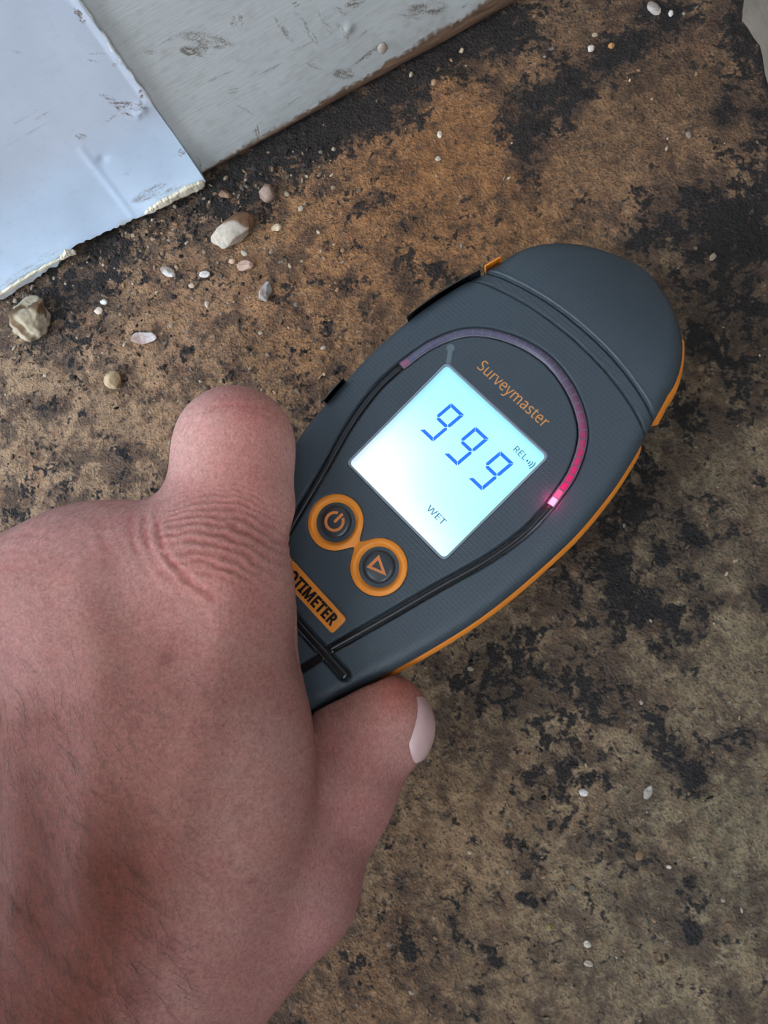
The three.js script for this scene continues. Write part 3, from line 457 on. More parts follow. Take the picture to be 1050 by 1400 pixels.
// ------------------------------------------------------------------ the hand: one continuous skin from a signed distance field (mm)
{
  const J = (px, py, h) => at(px, py, h);
  const dev = (x, h, b) => [at(626.5, 626.5, 42)[0] + 0.3377 * (x - 1.8) + 0.9413 * b, h, at(626.5, 626.5, 42)[2] + 0.9413 * (x - 1.8) - 0.3377 * b];
  // [group, a, ra, b, rb]
  const iM = J(284, 792, 63), iP = J(321, 610, 59), mM = J(128, 812, 65), rM = J(-60, 838, 62), lM = J(-205, 890, 55);
  const w1 = J(205, 1325, 64), w2 = J(-20, 1390, 64), w3 = J(90, 1370, 66);
  const tC = J(298, 1290, 56), tM = J(400, 1210, 50), tI = J(460, 1085, 42), tT = J(528, 992, 37);
  const fA = [w1[0] - 48, 70, w1[2] + 120], fB = [w2[0] - 45, 68, w2[2] + 122];
  const PALM = [], IDX = [], THB = [], FNG = [];
  PALM.push([iM, 14.5, w1, 17], [mM, 15, w3, 18], [rM, 14, w2, 18], [lM, 12.5, w2, 17], [w1, 19, fA, 23], [w2, 19, fB, 24], [w3, 20, [(fA[0] + fB[0]) / 2, 70, fA[2]], 26]);
  PALM.push([iM, 14.5, mM, 14.5], [mM, 14, rM, 13.5], [J(295, 900, 63), 14, J(332, 1090, 61), 12.5], [J(220, 1000, 64), 15, J(220, 1200, 64), 16], [J(312, 1020, 61), 13.8, J(300, 1200, 58), 15]);
  IDX.push([iM, 14.2, iP, 11.9], [J(266, 770, 62), 11, J(300, 650, 58), 9], [J(336, 690, 60), 11, iP, 11.5], [iP, 12.4, dev(-37, 34, -41), 10.5], [dev(-37, 34, -41), 10.2, dev(-30, 19, -49), 9]);
  THB.push([tC, 17, tM, 13.6], [tM, 13.4, tI, 11.4], [tI, 11.4, tT, 10.6], [tI, 11, J(470, 1015, 37), 10], [J(478, 1010, 37), 9.6, J(520, 985, 36), 10], [tC, 16, w1, 17], [J(340, 1190, 56), 14, J(400, 1160, 50), 12]);
  const hook = (m, p, q, t, r) => FNG.push([m, r + 2.5, p, r + .6], [p, r + .4, q, r - .6], [q, r - .6, t, r - 1.6]);
  hook(mM, [mM[0] + 2, 42, mM[2] + 1], dev(-27, 20, -76), dev(-14, 11, -76), 10.5);
  hook(rM, [rM[0] + 2, 40, rM[2] + 2], dev(-26, 18, -97), dev(-13, 11, -97), 10);
  hook(lM, [lM[0] + 6, 36, lM[2] + 4], dev(-25, 17, -116), dev(-14, 12, -116), 9);
  const prep = (L) => L.map(([a, ra, b, rb]) => { const bx = b[0] - a[0], by = b[1] - a[1], bz = b[2] - a[2], l2 = bx * bx + by * by + bz * bz; return [a[0], a[1], a[2], bx, by, bz, l2, ra, rb]; });
  const cone = (c, x, y, z) => { const px = x - c[0], py = y - c[1], pz = z - c[2], t = clamp((px * c[3] + py * c[4] + pz * c[5]) / c[6]); const dx = px - c[3] * t, dy = py - c[4] * t, dz = pz - c[5] * t; return Math.sqrt(dx * dx + dy * dy + dz * dz) - (c[7] + (c[8] - c[7]) * t); };
  const G = [prep(PALM), prep(IDX), prep(THB), prep(FNG)];
  const sm = (a, b, k) => { const h = Math.max(k - Math.abs(a - b), 0) / k; return Math.min(a, b) - h * h * k * .25; };
  const grp = (L, k, x, y, z) => { let d = 1e9; for (const c of L) d = sm(d, cone(c, x, y, z), k); return d; };
  // wrinkles: plan-view polylines, [pixels..., depth, half width]
  const wr = [
    [[250, 684], [285, 664], [330, 662], [372, 684], .10, .35], [[238, 690], [280, 672], [330, 670], [385, 704], .16, .40], [[232, 697], [280, 679], [330, 678], [388, 716], .20, .42], [[230, 704], [280, 688], [335, 689], [390, 730], .26, .45],
    [[230, 712], [280, 697], [335, 700], [392, 744], .28, .48], [[229, 720], [280, 707], [335, 713], [392, 758], .32, .5], [[230, 730], [282, 718], [335, 726], [390, 772], .34, .5], [[234, 740], [284, 730], [332, 740], [388, 786], .36, .55],
    [[238, 750], [285, 743], [332, 755], [385, 800], .34, .55], [[244, 762], [290, 757], [330, 768], [380, 812], .36, .55], [[252, 775], [292, 770], [332, 784], [376, 822], .30, .5], [[262, 788], [300, 786], [340, 800], [370, 826], .24, .5],
    [[222, 700], [238, 738], [262, 778], [300, 812], [345, 838], .42, .8], [[205, 702], [222, 742], [244, 784], [284, 820], .36, .9], [[190, 700], [205, 740], [225, 780], [255, 815], .25, 1.0], [[150, 705], [180, 760], [200, 810], .18, 1.1],
    [[262, 566], [300, 553], [345, 556], [385, 580], .14, .7], [[280, 560], [320, 547], [360, 552], [390, 570], .2, .6], [[300, 575], [335, 570], [370, 578], .1, .6],
    [[10, 745], [60, 735], [120, 742], .14, .7], [[0, 765], [50, 757], [110, 766], .12, .7], [[20, 785], [70, 780], [130, 790], .12, .7],
    [[432, 1010], [455, 1000], [490, 1000], [520, 1006], .14, .5], [[440, 1030], [470, 1024], [500, 1030], .1, .5],
  ].map((w) => { const n = w.length, P = w.slice(0, n - 2).map(([px, py]) => { const q = at(px, py, px > 420 ? 46 : 73); return [q[0], q[2]]; }), Q = pathPoints(P, 20); let lo = [1e9, 1e9], hi = [-1e9, -1e9]; for (const q of Q) for (const c of [0, 1]) { lo[c] = Math.min(lo[c], q[c]); hi[c] = Math.max(hi[c], q[c]); } return [Q, w[n - 2], w[n - 1], lo, hi]; });
  function wrinkleAt(x, y, z) { // depth at a point
    if (y < 38) return 0; let e = 0;
    for (const [Q, dep, wd, lo, hi] of wr) { const m = wd * 2.4; if (x < lo[0] - m || x > hi[0] + m || z < lo[1] - m || z > hi[1] + m) continue; const q = segDist(x + .35 * noise2(x * .5, z * .5), z + .35 * noise2(x * .5 + 9, z * .5), Q); if (q < m) { const d0 = Math.hypot(x - Q[0][0], z - Q[0][1]), d1 = Math.hypot(x - Q[20][0], z - Q[20][1]); e += dep * clamp(d0 / 2.5) * clamp(d1 / 9) * .68 * (.75 + .5 * noise2(x * .8, z * .8)) * (Math.exp(-q * q / (wd * wd)) - .35 * Math.exp(-((q - wd * 1.5) ** 2) / (wd * wd * .6))); } }
    return e;
  }
  const ridges = [ // tendons and knuckle bumps, plan view: [pixels..., height, width mm]
    [[318, 800], [295, 950], [255, 1150], .8, 4], [[140, 800], [150, 950], [150, 1200], .9, 5], [[-20, 850], [20, 1000], [60, 1250], .8, 5],
  ].map((w) => { const n = w.length, P = w.slice(0, n - 2).map(([px, py]) => { const q = at(px, py, 78); return [q[0], q[2]]; }); return [pathPoints(P, 14), w[n - 2], w[n - 1]]; });
  const dips = [[[230, 860], 14, 2.2], [[40, 900], 16, 1.6], [[370, 880], 9, .8]].map(([p, r, d]) => { const q = at(p[0], p[1], 78); return [q[0], q[2], r, d]; });
  const cD = Math.cos(-meter.rotation.y), sD = Math.sin(-meter.rotation.y), mx = meter.position.x / MM, mz = meter.position.z / MM;
  function sdf(x, y, z, detail) {
    let d = grp(G[0], 16, x, y, z);
    d = sm(d, grp(G[1], 5, x, y, z), 4.5);
    d = sm(d, grp(G[3], 5, x, y, z), 8);
    d = sm(d, grp(G[2], 6, x, y, z), 3.6);
    // keep out of the meter's grip: it presses into the flesh
    const lx = (x - mx) * cD + (z - mz) * sD, lz = -(x - mx) * sD + (z - mz) * cD, b = -lz, w = b > -132 && b < 66.7 ? widthAt(b) : 0;
    if (w > 0) { const qx = Math.abs(lx) - w - .6, qy = Math.max(y - TOP - .5, (b < -50 ? 21.5 : 2) - y), box = Math.max(qx, qy); d = Math.max(d, -box); }
    d = Math.max(d, 1.0 - y);
    if (detail && y > 35) {
      let e = 0;
      if (y > 55) { for (const [P, dep, wd] of ridges) { const q = segDist(x, z, P); if (q < wd * 2.4) e -= dep * Math.exp(-q * q / (wd * wd)); } for (const [cx, cz, r, dp] of dips) { const q = ((x - cx) ** 2 + (z - cz) ** 2) / (r * r); if (q < 5) e += dp * Math.exp(-q); } }
      d += e;
    }
    return d;
  }
  // naive surface nets in a narrow band
  const C = 0.95, o = [-235, 0.5, -88], N = [Math.ceil(225 / C), Math.ceil(102 / C), Math.ceil(270 / C)], [nx, ny, nz] = N, F = new Float32Array(nx * ny * nz).fill(9), B = 6;
  for (let k0 = 0; k0 < nz; k0 += B) for (let j0 = 0; j0 < ny; j0 += B) for (let i0 = 0; i0 < nx; i0 += B) {
    const c = sdf(o[0] + (i0 + B / 2) * C, o[1] + (j0 + B / 2) * C, o[2] + (k0 + B / 2) * C, false), near = Math.abs(c) < B * C * 1.05 + 5;
    for (let k = k0; k < Math.min(nz, k0 + B); k++) for (let j = j0; j < Math.min(ny, j0 + B); j++) for (let i = i0; i < Math.min(nx, i0 + B); i++)
      F[(k * ny + j) * nx + i] = near ? sdf(o[0] + i * C, o[1] + j * C, o[2] + k * C, true) : c;
  }
  const vi = new Int32Array(nx * ny * nz).fill(-1), P = [], idx = [], st = [1, nx, nx * ny];
  for (let k = 0; k < nz - 1; k++) for (let j = 0; j < ny - 1; j++) for (let i = 0; i < nx - 1; i++) {
    const n0 = (k * ny + j) * nx + i; let m = 0; for (let c = 0; c < 8; c++) if (F[n0 + (c & 1) + ((c >> 1) & 1) * nx + (c >> 2) * nx * ny] < 0) m++;
    if (m === 0 || m === 8) continue;
    let sx = 0, sy = 0, sz = 0, s = 0;
    for (let a = 0; a < 8; a++) for (const bit of [1, 2, 4]) if (!(a & bit)) { const b2 = a | bit, fa = F[n0 + (a & 1) + ((a >> 1) & 1) * nx + (a >> 2) * nx * ny], fb = F[n0 + (b2 & 1) + ((b2 >> 1) & 1) * nx + (b2 >> 2) * nx * ny]; if ((fa < 0) !== (fb < 0)) { const t = fa / (fa - fb); sx += (a & 1) + (bit === 1 ? t : 0); sy += ((a >> 1) & 1) + (bit === 2 ? t : 0); sz += (a >> 2) + (bit === 4 ? t : 0); s++; } }
    vi[n0] = P.length / 3; P.push(o[0] + (i + sx / s) * C, o[1] + (j + sy / s) * C, o[2] + (k + sz / s) * C);
  }
  for (let k = 1; k < nz - 1; k++) for (let j = 1; j < ny - 1; j++) for (let i = 1; i < nx - 1; i++) {
    const n0 = (k * ny + j) * nx + i, in0 = F[n0] < 0;
    for (let a = 0; a < 3; a++) { const s = st[a], u = st[(a + 1) % 3], v = st[(a + 2) % 3]; if (in0 === (F[n0 + s] < 0)) continue; const q = [vi[n0], vi[n0 - u], vi[n0 - u - v], vi[n0 - v]]; if (Math.min(...q) < 0) continue; if (in0) idx.push(q[0], q[1], q[2], q[0], q[2], q[3]); else idx.push(q[0], q[2], q[1], q[0], q[3], q[2]); }
  }
  { // finer facets where the skin folds, then the folds themselves
    const inFold = (x, y, z) => y > 38 && wr.some(([, , wd, lo, hi]) => x > lo[0] - 1 && x < hi[0] + 1 && z > lo[1] - 1 && z < hi[1] + 1);
    const mark = new Uint8Array(P.length / 3); for (let i = 0; i < mark.length; i++) mark[i] = inFold(P[3 * i], P[3 * i + 1], P[3 * i + 2]) ? 1 : 0;
    const mids = new Map(), mid = (a, c) => { const key = a < c ? a * 4194304 + c : c * 4194304 + a; let m = mids.get(key); if (m === undefined) { m = P.length / 3; P.push((P[3 * a] + P[3 * c]) / 2, (P[3 * a + 1] + P[3 * c + 1]) / 2, (P[3 * a + 2] + P[3 * c + 2]) / 2); mids.set(key, m); } return m; };
    const out = []; for (let i = 0; i < idx.length; i += 3) { const [a, c, e] = [idx[i], idx[i + 1], idx[i + 2]]; if (mark[a] && mark[c] && mark[e]) { const m = mid(a, c), n = mid(c, e), q = mid(e, a); out.push(a, m, q, m, c, n, q, n, e, m, n, q); } else out.push(a, c, e); }
    idx.length = 0; for (const v of out) idx.push(v);
    const g0 = new THREE.BufferGeometry(); g0.setAttribute('position', new THREE.BufferAttribute(new Float32Array(P), 3)); g0.setIndex(idx); g0.computeVertexNormals(); const N0 = g0.attributes.normal.array;
    for (let i = 0; i < P.length; i += 3) { const w = wrinkleAt(P[i], P[i + 1], P[i + 2]); if (w) { P[i] -= N0[i] * w; P[i + 1] -= N0[i + 1] * w; P[i + 2] -= N0[i + 2] * w; } }
  }
  // skin tints plus a painted highlight on the left of the finger: [pixel, height, radius mm, tint rgb multiplier, strength]
  const tints = [
    [[345, 560], 68, 9, [1.05, .80, .80], .8], [[345, 665], 70, 10, [1.04, .80, .78], .6], [[285, 650], 70, 12, [1.08, 1.08, 1.06], .8], [[258, 610], 62, 10, [1.08, 1.14, 1.14], .9], [[385, 600], 60, 7, [1.06, .98, .9], .5],
    [[300, 760], 76, 10, [1.05, .82, .80], .5], [[340, 800], 76, 12, [1.08, .86, .84], .5], [[170, 720], 80, 12, [1.04, 1.02, 1.05], .5], [[60, 760], 80, 20, [1.1, 1.06, 1.08], .6], [[90, 900], 82, 22, [1.0, .88, .84], .4],
    [[210, 870], 80, 9, [.86, .74, .72], .5], [[250, 1060], 80, 20, [1.08, .98, .86], .4], [[330, 1050], 76, 14, [.92, .92, .96], .4], [[100, 1150], 82, 24, [.88, .80, .76], .35], [[400, 900], 70, 9, [1.02, .96, .96], .4],
    [[545, 935], 44, 6, [1.1, .72, .60], .8], [[500, 960], 46, 9, [1.06, .92, .86], .6], [[470, 1060], 52, 12, [1.0, .80, .82], .6], [[540, 1070], 40, 5, [.72, .60, .68], .6], [[470, 1160], 58, 10, [.9, .82, .9], .4], [[440, 1280], 58, 14, [1.0, .94, 1.06], .5], [[560, 960], 40, 5, [1.08, .95, .9], .4],
  ].map(([p, h, r, c, s]) => { const q = at(p[0], p[1], h); return [q[0], q[1], q[2], r, c, s]; });
  const moles = [[222, 900, 2.0, .7], [190, 990, 1.6, .5], [205, 1345, 2.6, .8], [233, 1292, 1.4, .6], [325, 1225, 1.2, .5], [342, 1010, .8, .5], [150, 1062, .8, .7], [60, 985, .9, .5], [70, 985, .9, .5], [215, 1140, 1.2, .4], [240, 1140, 1, .4], [255, 880, .8, .4], [320, 1115, 1.6, .35], [110, 1250, 1, .4], [90, 1220, 1, .4], [100, 1375, 1.4, .4], [230, 1170, 1, .4]].map(([px, py, r, s]) => { const q = at(px, py, 82); return [q[0], q[2], r, s]; });
  const nv = P.length / 3, col = new Float32Array(nv * 3), uv = new Float32Array(nv * 2), onThumb = new Uint8Array(nv), base = new THREE.Color().copy(srgb(214, 160, 148)), shadeBrown = srgb(104, 54, 40), shadeAxis = [at(250, 760, 78), at(60, 1330, 84)];
  for (let i = 0; i < nv; i++) {
    const x = P[3 * i], y = P[3 * i + 1], z = P[3 * i + 2]; let r = base.r, g = base.g, b = base.b;
    const n1 = fbm(x * .07 + 3, z * .07 + y * .05, 3), n2 = noise2(x * .3 + 20, z * .3 + y * .2), n3 = noise2(x * .8, z * .8 + y * .5);
    { // shade painted into the skin: browner on the back, most towards the wrist
      const [a, c] = shadeAxis, ex = c[0] - a[0], ez = c[2] - a[2], t = ((x - a[0]) * ex + (z - a[2]) * ez) / (ex * ex + ez * ez), side = ((x - a[0]) * -ez + (z - a[2]) * ex) / Math.hypot(ex, ez);
      const w = clamp(.12 * sstep(-.5, -.2, t) + sstep(-.15, .3, t + .1 * n1) * .52 + sstep(.2, 1.0, t) * .5) * (1 - .5 * sstep(10, 32, -side)) * sstep(26, 52, y + 4 * n2); r = mix(r, shadeBrown.r, w); g = mix(g, shadeBrown.g, w); b = mix(b, shadeBrown.b, w); }
    r *= 1 + .05 * n1 + .03 * n3; g *= 1 + .10 * n1 + .06 * n2 + .05 * n3; b *= 1 + .10 * n1 + .05 * n2 + .05 * n3;
    for (const [cx, cy, cz, rad, c, s] of tints) { const q = ((x - cx) ** 2 + (y - cy) ** 2 * .5 + (z - cz) ** 2) / (rad * rad); if (q < 5) { const w = s * Math.exp(-q); r *= mix(1, c[0], w); g *= mix(1, c[1], w); b *= mix(1, c[2], w); } }
    if (y > 60) for (const [cx, cz, rad, s] of moles) { const q = ((x - cx) ** 2 + (z - cz) ** 2) / (rad * rad); if (q < 4) { const w = .6 * s * Math.exp(-q * q); r *= 1 - .5 * w; g *= 1 - .66 * w; b *= 1 - .66 * w; } }
    { const w = clamp(wrinkleAt(x, y, z) * 3.2); r *= 1 - .16 * w; g *= 1 - .42 * w; b *= 1 - .42 * w; }
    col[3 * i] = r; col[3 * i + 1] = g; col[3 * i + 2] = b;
    { const ax = x * .914 + z * .404 + 78, al = -x * .404 + z * .914; uv[2 * i] = Math.atan2(ax, y - 40) * 34 / 64; uv[2 * i + 1] = al / 64; if (grp(G[2], 6, x, y, z) < grp(G[0], 16, x, y, z) - 1.5) onThumb[i] = 1; } // round the hand, along the hand
  }
  const g1 = new THREE.BufferGeometry(); g1.setAttribute('position', new THREE.BufferAttribute(new Float32Array(P), 3)); g1.setIndex(idx); g1.computeVertexNormals();
  const gp = P.slice(), gn = Array.from(g1.attributes.normal.array), gc = Array.from(col), gu = Array.from(uv), twin = new Map(); // the grain turns with the thumb: its faces use coordinates of their own
  const thumbUv = (i) => { let t = twin.get(i); if (t === undefined) { t = gp.length / 3; twin.set(i, t); for (let c = 0; c < 3; c++) { gp.push(P[3 * i + c]); gn.push(gn[3 * i + c]); gc.push(gc[3 * i + c]); } gu.push((P[3 * i] - .3 * P[3 * i + 1]) / 64, (P[3 * i + 2] - .3 * P[3 * i + 1]) / 64); } return t; };
  for (let i = 0; i < idx.length; i += 3) if (onThumb[idx[i]] + onThumb[idx[i + 1]] + onThumb[idx[i + 2]] > 1) for (let c = 0; c < 3; c++) idx[i + c] = thumbUv(idx[i + c]);
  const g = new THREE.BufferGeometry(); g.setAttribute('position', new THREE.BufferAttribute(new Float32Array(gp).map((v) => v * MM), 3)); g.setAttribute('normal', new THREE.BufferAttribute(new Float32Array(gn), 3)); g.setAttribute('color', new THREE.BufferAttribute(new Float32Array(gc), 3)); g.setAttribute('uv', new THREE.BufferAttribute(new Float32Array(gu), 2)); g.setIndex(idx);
  // skin grain: pores, fine cross lines and the soft streaks of short hairs
  const n = 1024, tc = new Uint8Array(n * n * 4), tb = new Uint8Array(n * n * 4);
  const per = (x, y, f) => { const q = 256 / f; return noise2(x * f % 256, y * f % 256); };
  for (let j = 0, k = 0; j < n; j++) for (let i = 0; i < n; i++, k += 4) {
    const u = i / n, v = j / n, a = u * 64, b = v * 64; // periodic: noise lattice repeats at 256
    const p = noise2(u * 256, v * 256), q = noise2(u * 256 * 1 + 91, v * 256 + 13), s = noise2(u * 256 + 40, v * 64), w = noise2((u * 2 + v) * 128, (v - u) * 64 + 8 * 0), h = noise2(u * 128 + 7, v * 128 + 31);
    const grain = 1 + .05 * p + .05 * h + .06 * clamp(-s - .2) * -1 + .03 * w, hair = sstep(.55, .85, noise2((u * 1 - v) * 256 + 5, (u + v) * 64));
    tc[k] = clamp(232 * grain - 10 * hair, 0, 255); tc[k + 1] = clamp(230 * grain - 14 * hair - 6 * q, 0, 255); tc[k + 2] = clamp(230 * grain - 13 * hair - 6 * q, 0, 255); tc[k + 3] = 255;
    tb[k] = tb[k + 1] = tb[k + 2] = 255 * clamp(.5 + .16 * p + .2 * w + .16 * s + .12 * h); tb[k + 3] = 255;
  }
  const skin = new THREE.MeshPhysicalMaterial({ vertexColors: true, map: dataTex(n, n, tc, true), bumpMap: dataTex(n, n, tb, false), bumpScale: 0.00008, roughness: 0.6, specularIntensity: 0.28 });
  const hand = mesh('hand', g, skin); tag(hand, 'bare left hand, back upward, gripping the moisture meter by its handle', 'hand');
  { // short dark hairs lying on the back of the hand, thickest towards the wrist
    const strands = [], dirs = [at(120, 900, 80), at(260, 1120, 80)], hx = dirs[1][0] - dirs[0][0], hz = dirs[1][2] - dirs[0][2], hl = Math.hypot(hx, hz), pos = [], tri = [];
    let tries = 0, made = 0;
    while (made < 1900 && tries++ < 16000) {
      const px = rr(-160, 275), py = rr(850, 1560), keep = sstep(330, 60, px + (1000 - py) * .12) * sstep(840, 1020, py); if (rnd() > keep) continue;
      const q = at(px, py, 80); let p = V3(q[0], 105, q[2]); for (let i = 0; i < 40; i++) { const d = sdf(p.x, p.y, p.z, true); if (d < .02) break; p.y -= d * .9; if (p.y < 45) break; }
      if (p.y < 62) continue; made++;
      const a = rr(-.45, .45) , dx = (hx * Math.cos(a) - hz * Math.sin(a)) / hl, dz = (hx * Math.sin(a) + hz * Math.cos(a)) / hl, len = rr(3, 7), n = 6, base = pos.length / 3, cv = rr(-.35, .35), rad = rr(.018, .034);
      for (let i = 0; i <= n; i++) { const t = i / n, r = rad * (1 - .8 * t) + .004, lift = .12 + .5 * t * (1 - .4 * t); const ux = dx - dz * cv * t, uz = dz + dx * cv * t; if (i) { p.x += ux * len / n; p.z += uz * len / n; for (let k = 0; k < 6; k++) p.y -= clamp(sdf(p.x, p.y, p.z, true), -1, 1) * .8; } for (let s = 0; s < 3; s++) { const b = s / 3 * Math.PI * 2; pos.push((p.x - uz * Math.cos(b) * r) * MM, (p.y + lift + Math.sin(b) * r) * MM, (p.z + ux * Math.cos(b) * r) * MM); if (i < n) { const c0 = base + i * 3 + s, c1 = base + i * 3 + (s + 1) % 3; tri.push(c0, c1, c1 + 3, c0, c1 + 3, c0 + 3); } } }
    }
    const hg = new THREE.BufferGeometry(); hg.setAttribute('position', new THREE.BufferAttribute(new Float32Array(pos), 3)); hg.setIndex(tri); hg.computeVertexNormals();
    const hm = mesh('hair', hg, new THREE.MeshStandardMaterial({ color: srgb(74, 48, 38), roughness: 0.6 }), hand); hm.userData.kind = 'stuff';
  }
  // thumb nail: a curved plate resting on the thumb's outer side
  const dirT = V3(tT[0] - tI[0], tT[1] - tI[1], tT[2] - tI[2]).normalize();
  const c0 = V3(tT[0], tT[1], tT[2]).addScaledVector(dirT, 2.2);
  let outw = new THREE.Vector3().crossVectors(dirT, V3(0, 1, 0)).normalize(); // sideways, away from the meter
  { const q = at(640, 1010, 37); const t = V3(q[0] - c0.x, 0, q[2] - c0.z); if (outw.dot(t) < 0) outw.negate(); }
  outw.addScaledVector(V3(0, 1, 0), .42).addScaledVector(dirT, .12).normalize();
  const across = new THREE.Vector3().crossVectors(dirT, outw).normalize();
  const surf = (u, v) => { // along the thumb, across
    const s = c0.clone().addScaledVector(dirT, u).addScaledVector(across, v).addScaledVector(outw, 22), p = s.clone();
    for (let i = 0; i < 90; i++) { const d = sdf(p.x, p.y, p.z, false); if (d < .02) break; p.addScaledVector(outw, -d * .8); }
    return p;
  };
  const L0 = -5, L1 = 8.4, HW = 6.2;
  const nailPt = (u, v, lift) => { const uu = u * 2 - 1, vv = v * 2 - 1; const wv = HW * vv * (1 - .12 * uu * uu), end = uu > 0 ? L1 - 1.6 * vv * vv : L0 + 2.2 * vv * vv; const l = (L0 + L1) / 2 + (end - (L0 + L1) / 2) * Math.abs(uu); return surf(l, wv).addScaledVector(outw, lift); };
  const nl = (lift) => gridGeo(26, 22, (u, v) => { const p = nailPt(u, v, lift * (.25 + .75 * Math.pow(clamp(4 * Math.min(u, 1 - u, v, 1 - v) * 2), .5))); return [p.x, p.y, p.z]; });
  const nail = mesh('thumb_nail', mergeGeometries([nl(.75), nl(-.5)]), new THREE.MeshPhysicalMaterial({ color: srgb(214, 176, 172), roughness: 0.3, clearcoat: .3, clearcoatRoughness: .3 }), hand);
  nail.userData.label = 'pale pink smooth thumb nail';
}

